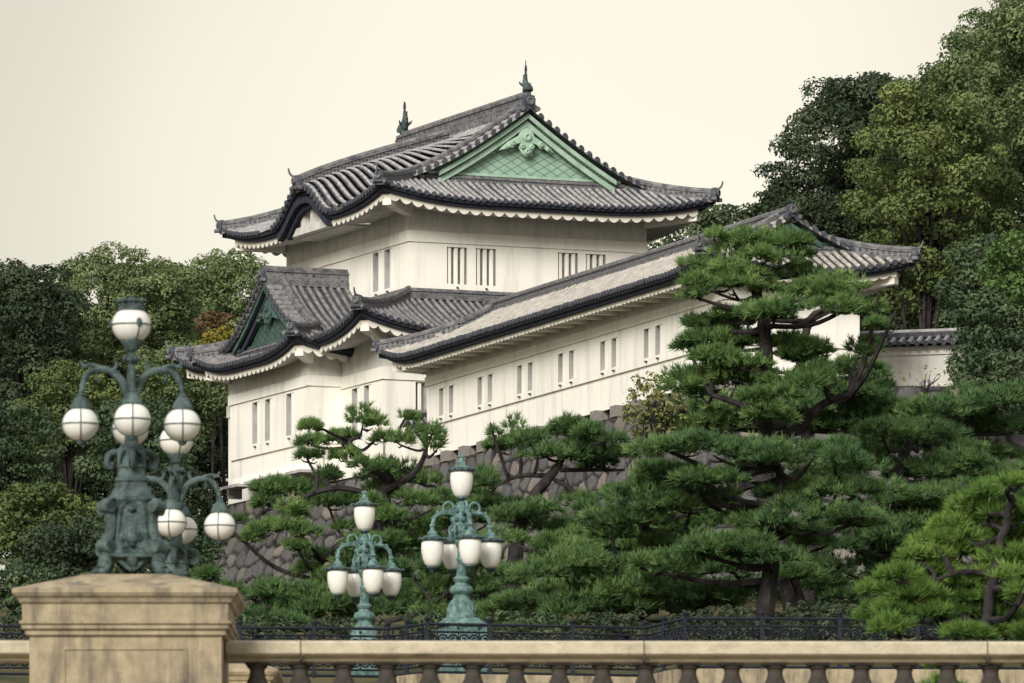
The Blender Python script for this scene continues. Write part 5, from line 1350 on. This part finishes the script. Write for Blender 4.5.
T_('deep green tree at the left edge level with the lamp globes', 12, 455, 266, 52, 56, L['dark'], 59, GLf, nb=50)
T_('olive brown tree low on the left edge', 40, 530, 236, 56, 48, L['olive'], 60, GLf, nb=50)
T_('dark tree between the two bronze lamps', 175, 530, 245, 44, 66, L['deep'], 61, GLf, nb=46)
T_('mottled olive tree below the front lamp body', 110, 545, 226, 46, 44, L['olive'], 62, GLf, nb=44)
T_('dark low tree above the left parapet', 15, 600, 200, 54, 40, L['dark'], 63, GLf, nb=40)
T_('dark bush directly behind the stone pedestal', 120, 610, 196, 80, 34, L['dark'], 64, GLf, 'bush', 'bush', nb=46)
T_('shaded tree at the back of the left grove', -20, 420, 300, 60, 130, L['deep'], 65, GLf, nb=50)
T_('shaded tall tree filling behind the left grove', 90, 480, 305, 110, 120, L['deep'], 66, GLf, nb=70)
T_('shaded tree behind the keep left corner', 205, 460, 298, 50, 110, L['deep'], 67, GLf, nb=50)
T_('green tree in the notch of the skyline near the top right corner', 992, 92, 256, 62, 84, L['mid'], 89, GR, nb=60)
T_('dark green tree filling in behind the dome tree', 895, 250, 268, 72, 140, L['dark'], 79, GR, nb=70)
T_('dense dark tree closing the gap between the keep and left grove', 262, 430, 310, 60, 110, L['deep'], 81, GLf, nb=50)
T_('dark evergreen at the far left back of the grove', 30, 400, 312, 80, 120, L['dark'], 82, GLf, nb=60)
T_('green crown filling the skyline between the two left trees', 175, 330, 308, 70, 74, L['olive'], 83, GLf, nb=60)
T_('bushy dark tree low in the left grove', 75, 580, 215, 70, 60, L['deep'], 84, GLf, nb=50)
T_('green tree low beside the rampart left corner', 185, 580, 222, 40, 50, L['dark'], 85, GLf, nb=40)
T_('deep green tree closing the right hand slope behind the olive tree', 945, 230, 262, 90, 150, L['deep'], 86, GR, nb=80)
T_('green tree on the skyline between dome and corner tree', 968, 138, 258, 62, 84, L['mid'], 87, GR, nb=60)
T_('dark tree low at the right behind the edge pine', 1005, 440, 232, 50, 60, L['deep'], 88, GR, nb=44)
for i, (x, y, Y_, rx, rz, m_, lb) in enumerate((
    (60, 630, 166, 70, 22, 'deep', 'clipped dark bush behind the railing at the far left'),
    (262, 632, 168, 44, 18, 'dark', 'dark bush behind the railing right of the stone pedestal'),
    (345, 634, 170, 46, 16, 'deep', 'dark bush behind the lower teal lamp'),
    (425, 632, 172, 40, 20, 'dark', 'dark bush between the two teal lamps'),
    (520, 632, 172, 56, 20, 'dark', 'dark bush right of the taller teal lamp'),
    (620, 634, 170, 60, 20, 'deep', 'dark bush behind the middle of the railing'),
    (715, 630, 168, 56, 24, 'deep', 'dark bush left of the main pine trunk behind the railing'),
    (820, 628, 168, 62, 26, 'deep', 'dark bush right of the main pine trunk behind the railing'),
    (930, 630, 166, 70, 26, 'deep', 'dark bush hidden behind the bright yellow green pine'))):
    T_(lb, x, y, Y_, rx, rz, L[m_], 90 + i, 'bushes behind the iron railing', 'bush', 'bush', nb=26, size=.15, dens=40)
T_('dark tree beyond the left edge of the grove', -105, 400, 290, 80, 110, L['dark'], 68, GLf, nb=50)
T_('olive tree low beyond the left edge', -85, 520, 250, 70, 70, L['olive'], 69, GLf, nb=44)
# understorey on the bank
T_('low dark undergrowth below the main pine', 790, 605, 215, 110, 30, L['dark'], 71, 'undergrowth on the bank', 'bush', 'bush', nb=50)
T_('dark undergrowth in the shade behind the right edge pine', 950, 560, 225, 100, 70, L['deep'], 72, 'undergrowth on the bank', 'bush', 'bush', nb=60)
T_('dim undergrowth beneath the broad low pine', 610, 590, 220, 80, 24, L['dark'], 73, 'undergrowth on the bank', 'bush', 'bush', nb=40)
T_('dark undergrowth around the trunk of the main pine', 800, 500, 226, 110, 60, L['deep'], 74, 'undergrowth on the bank', 'bush', 'bush', nb=60)
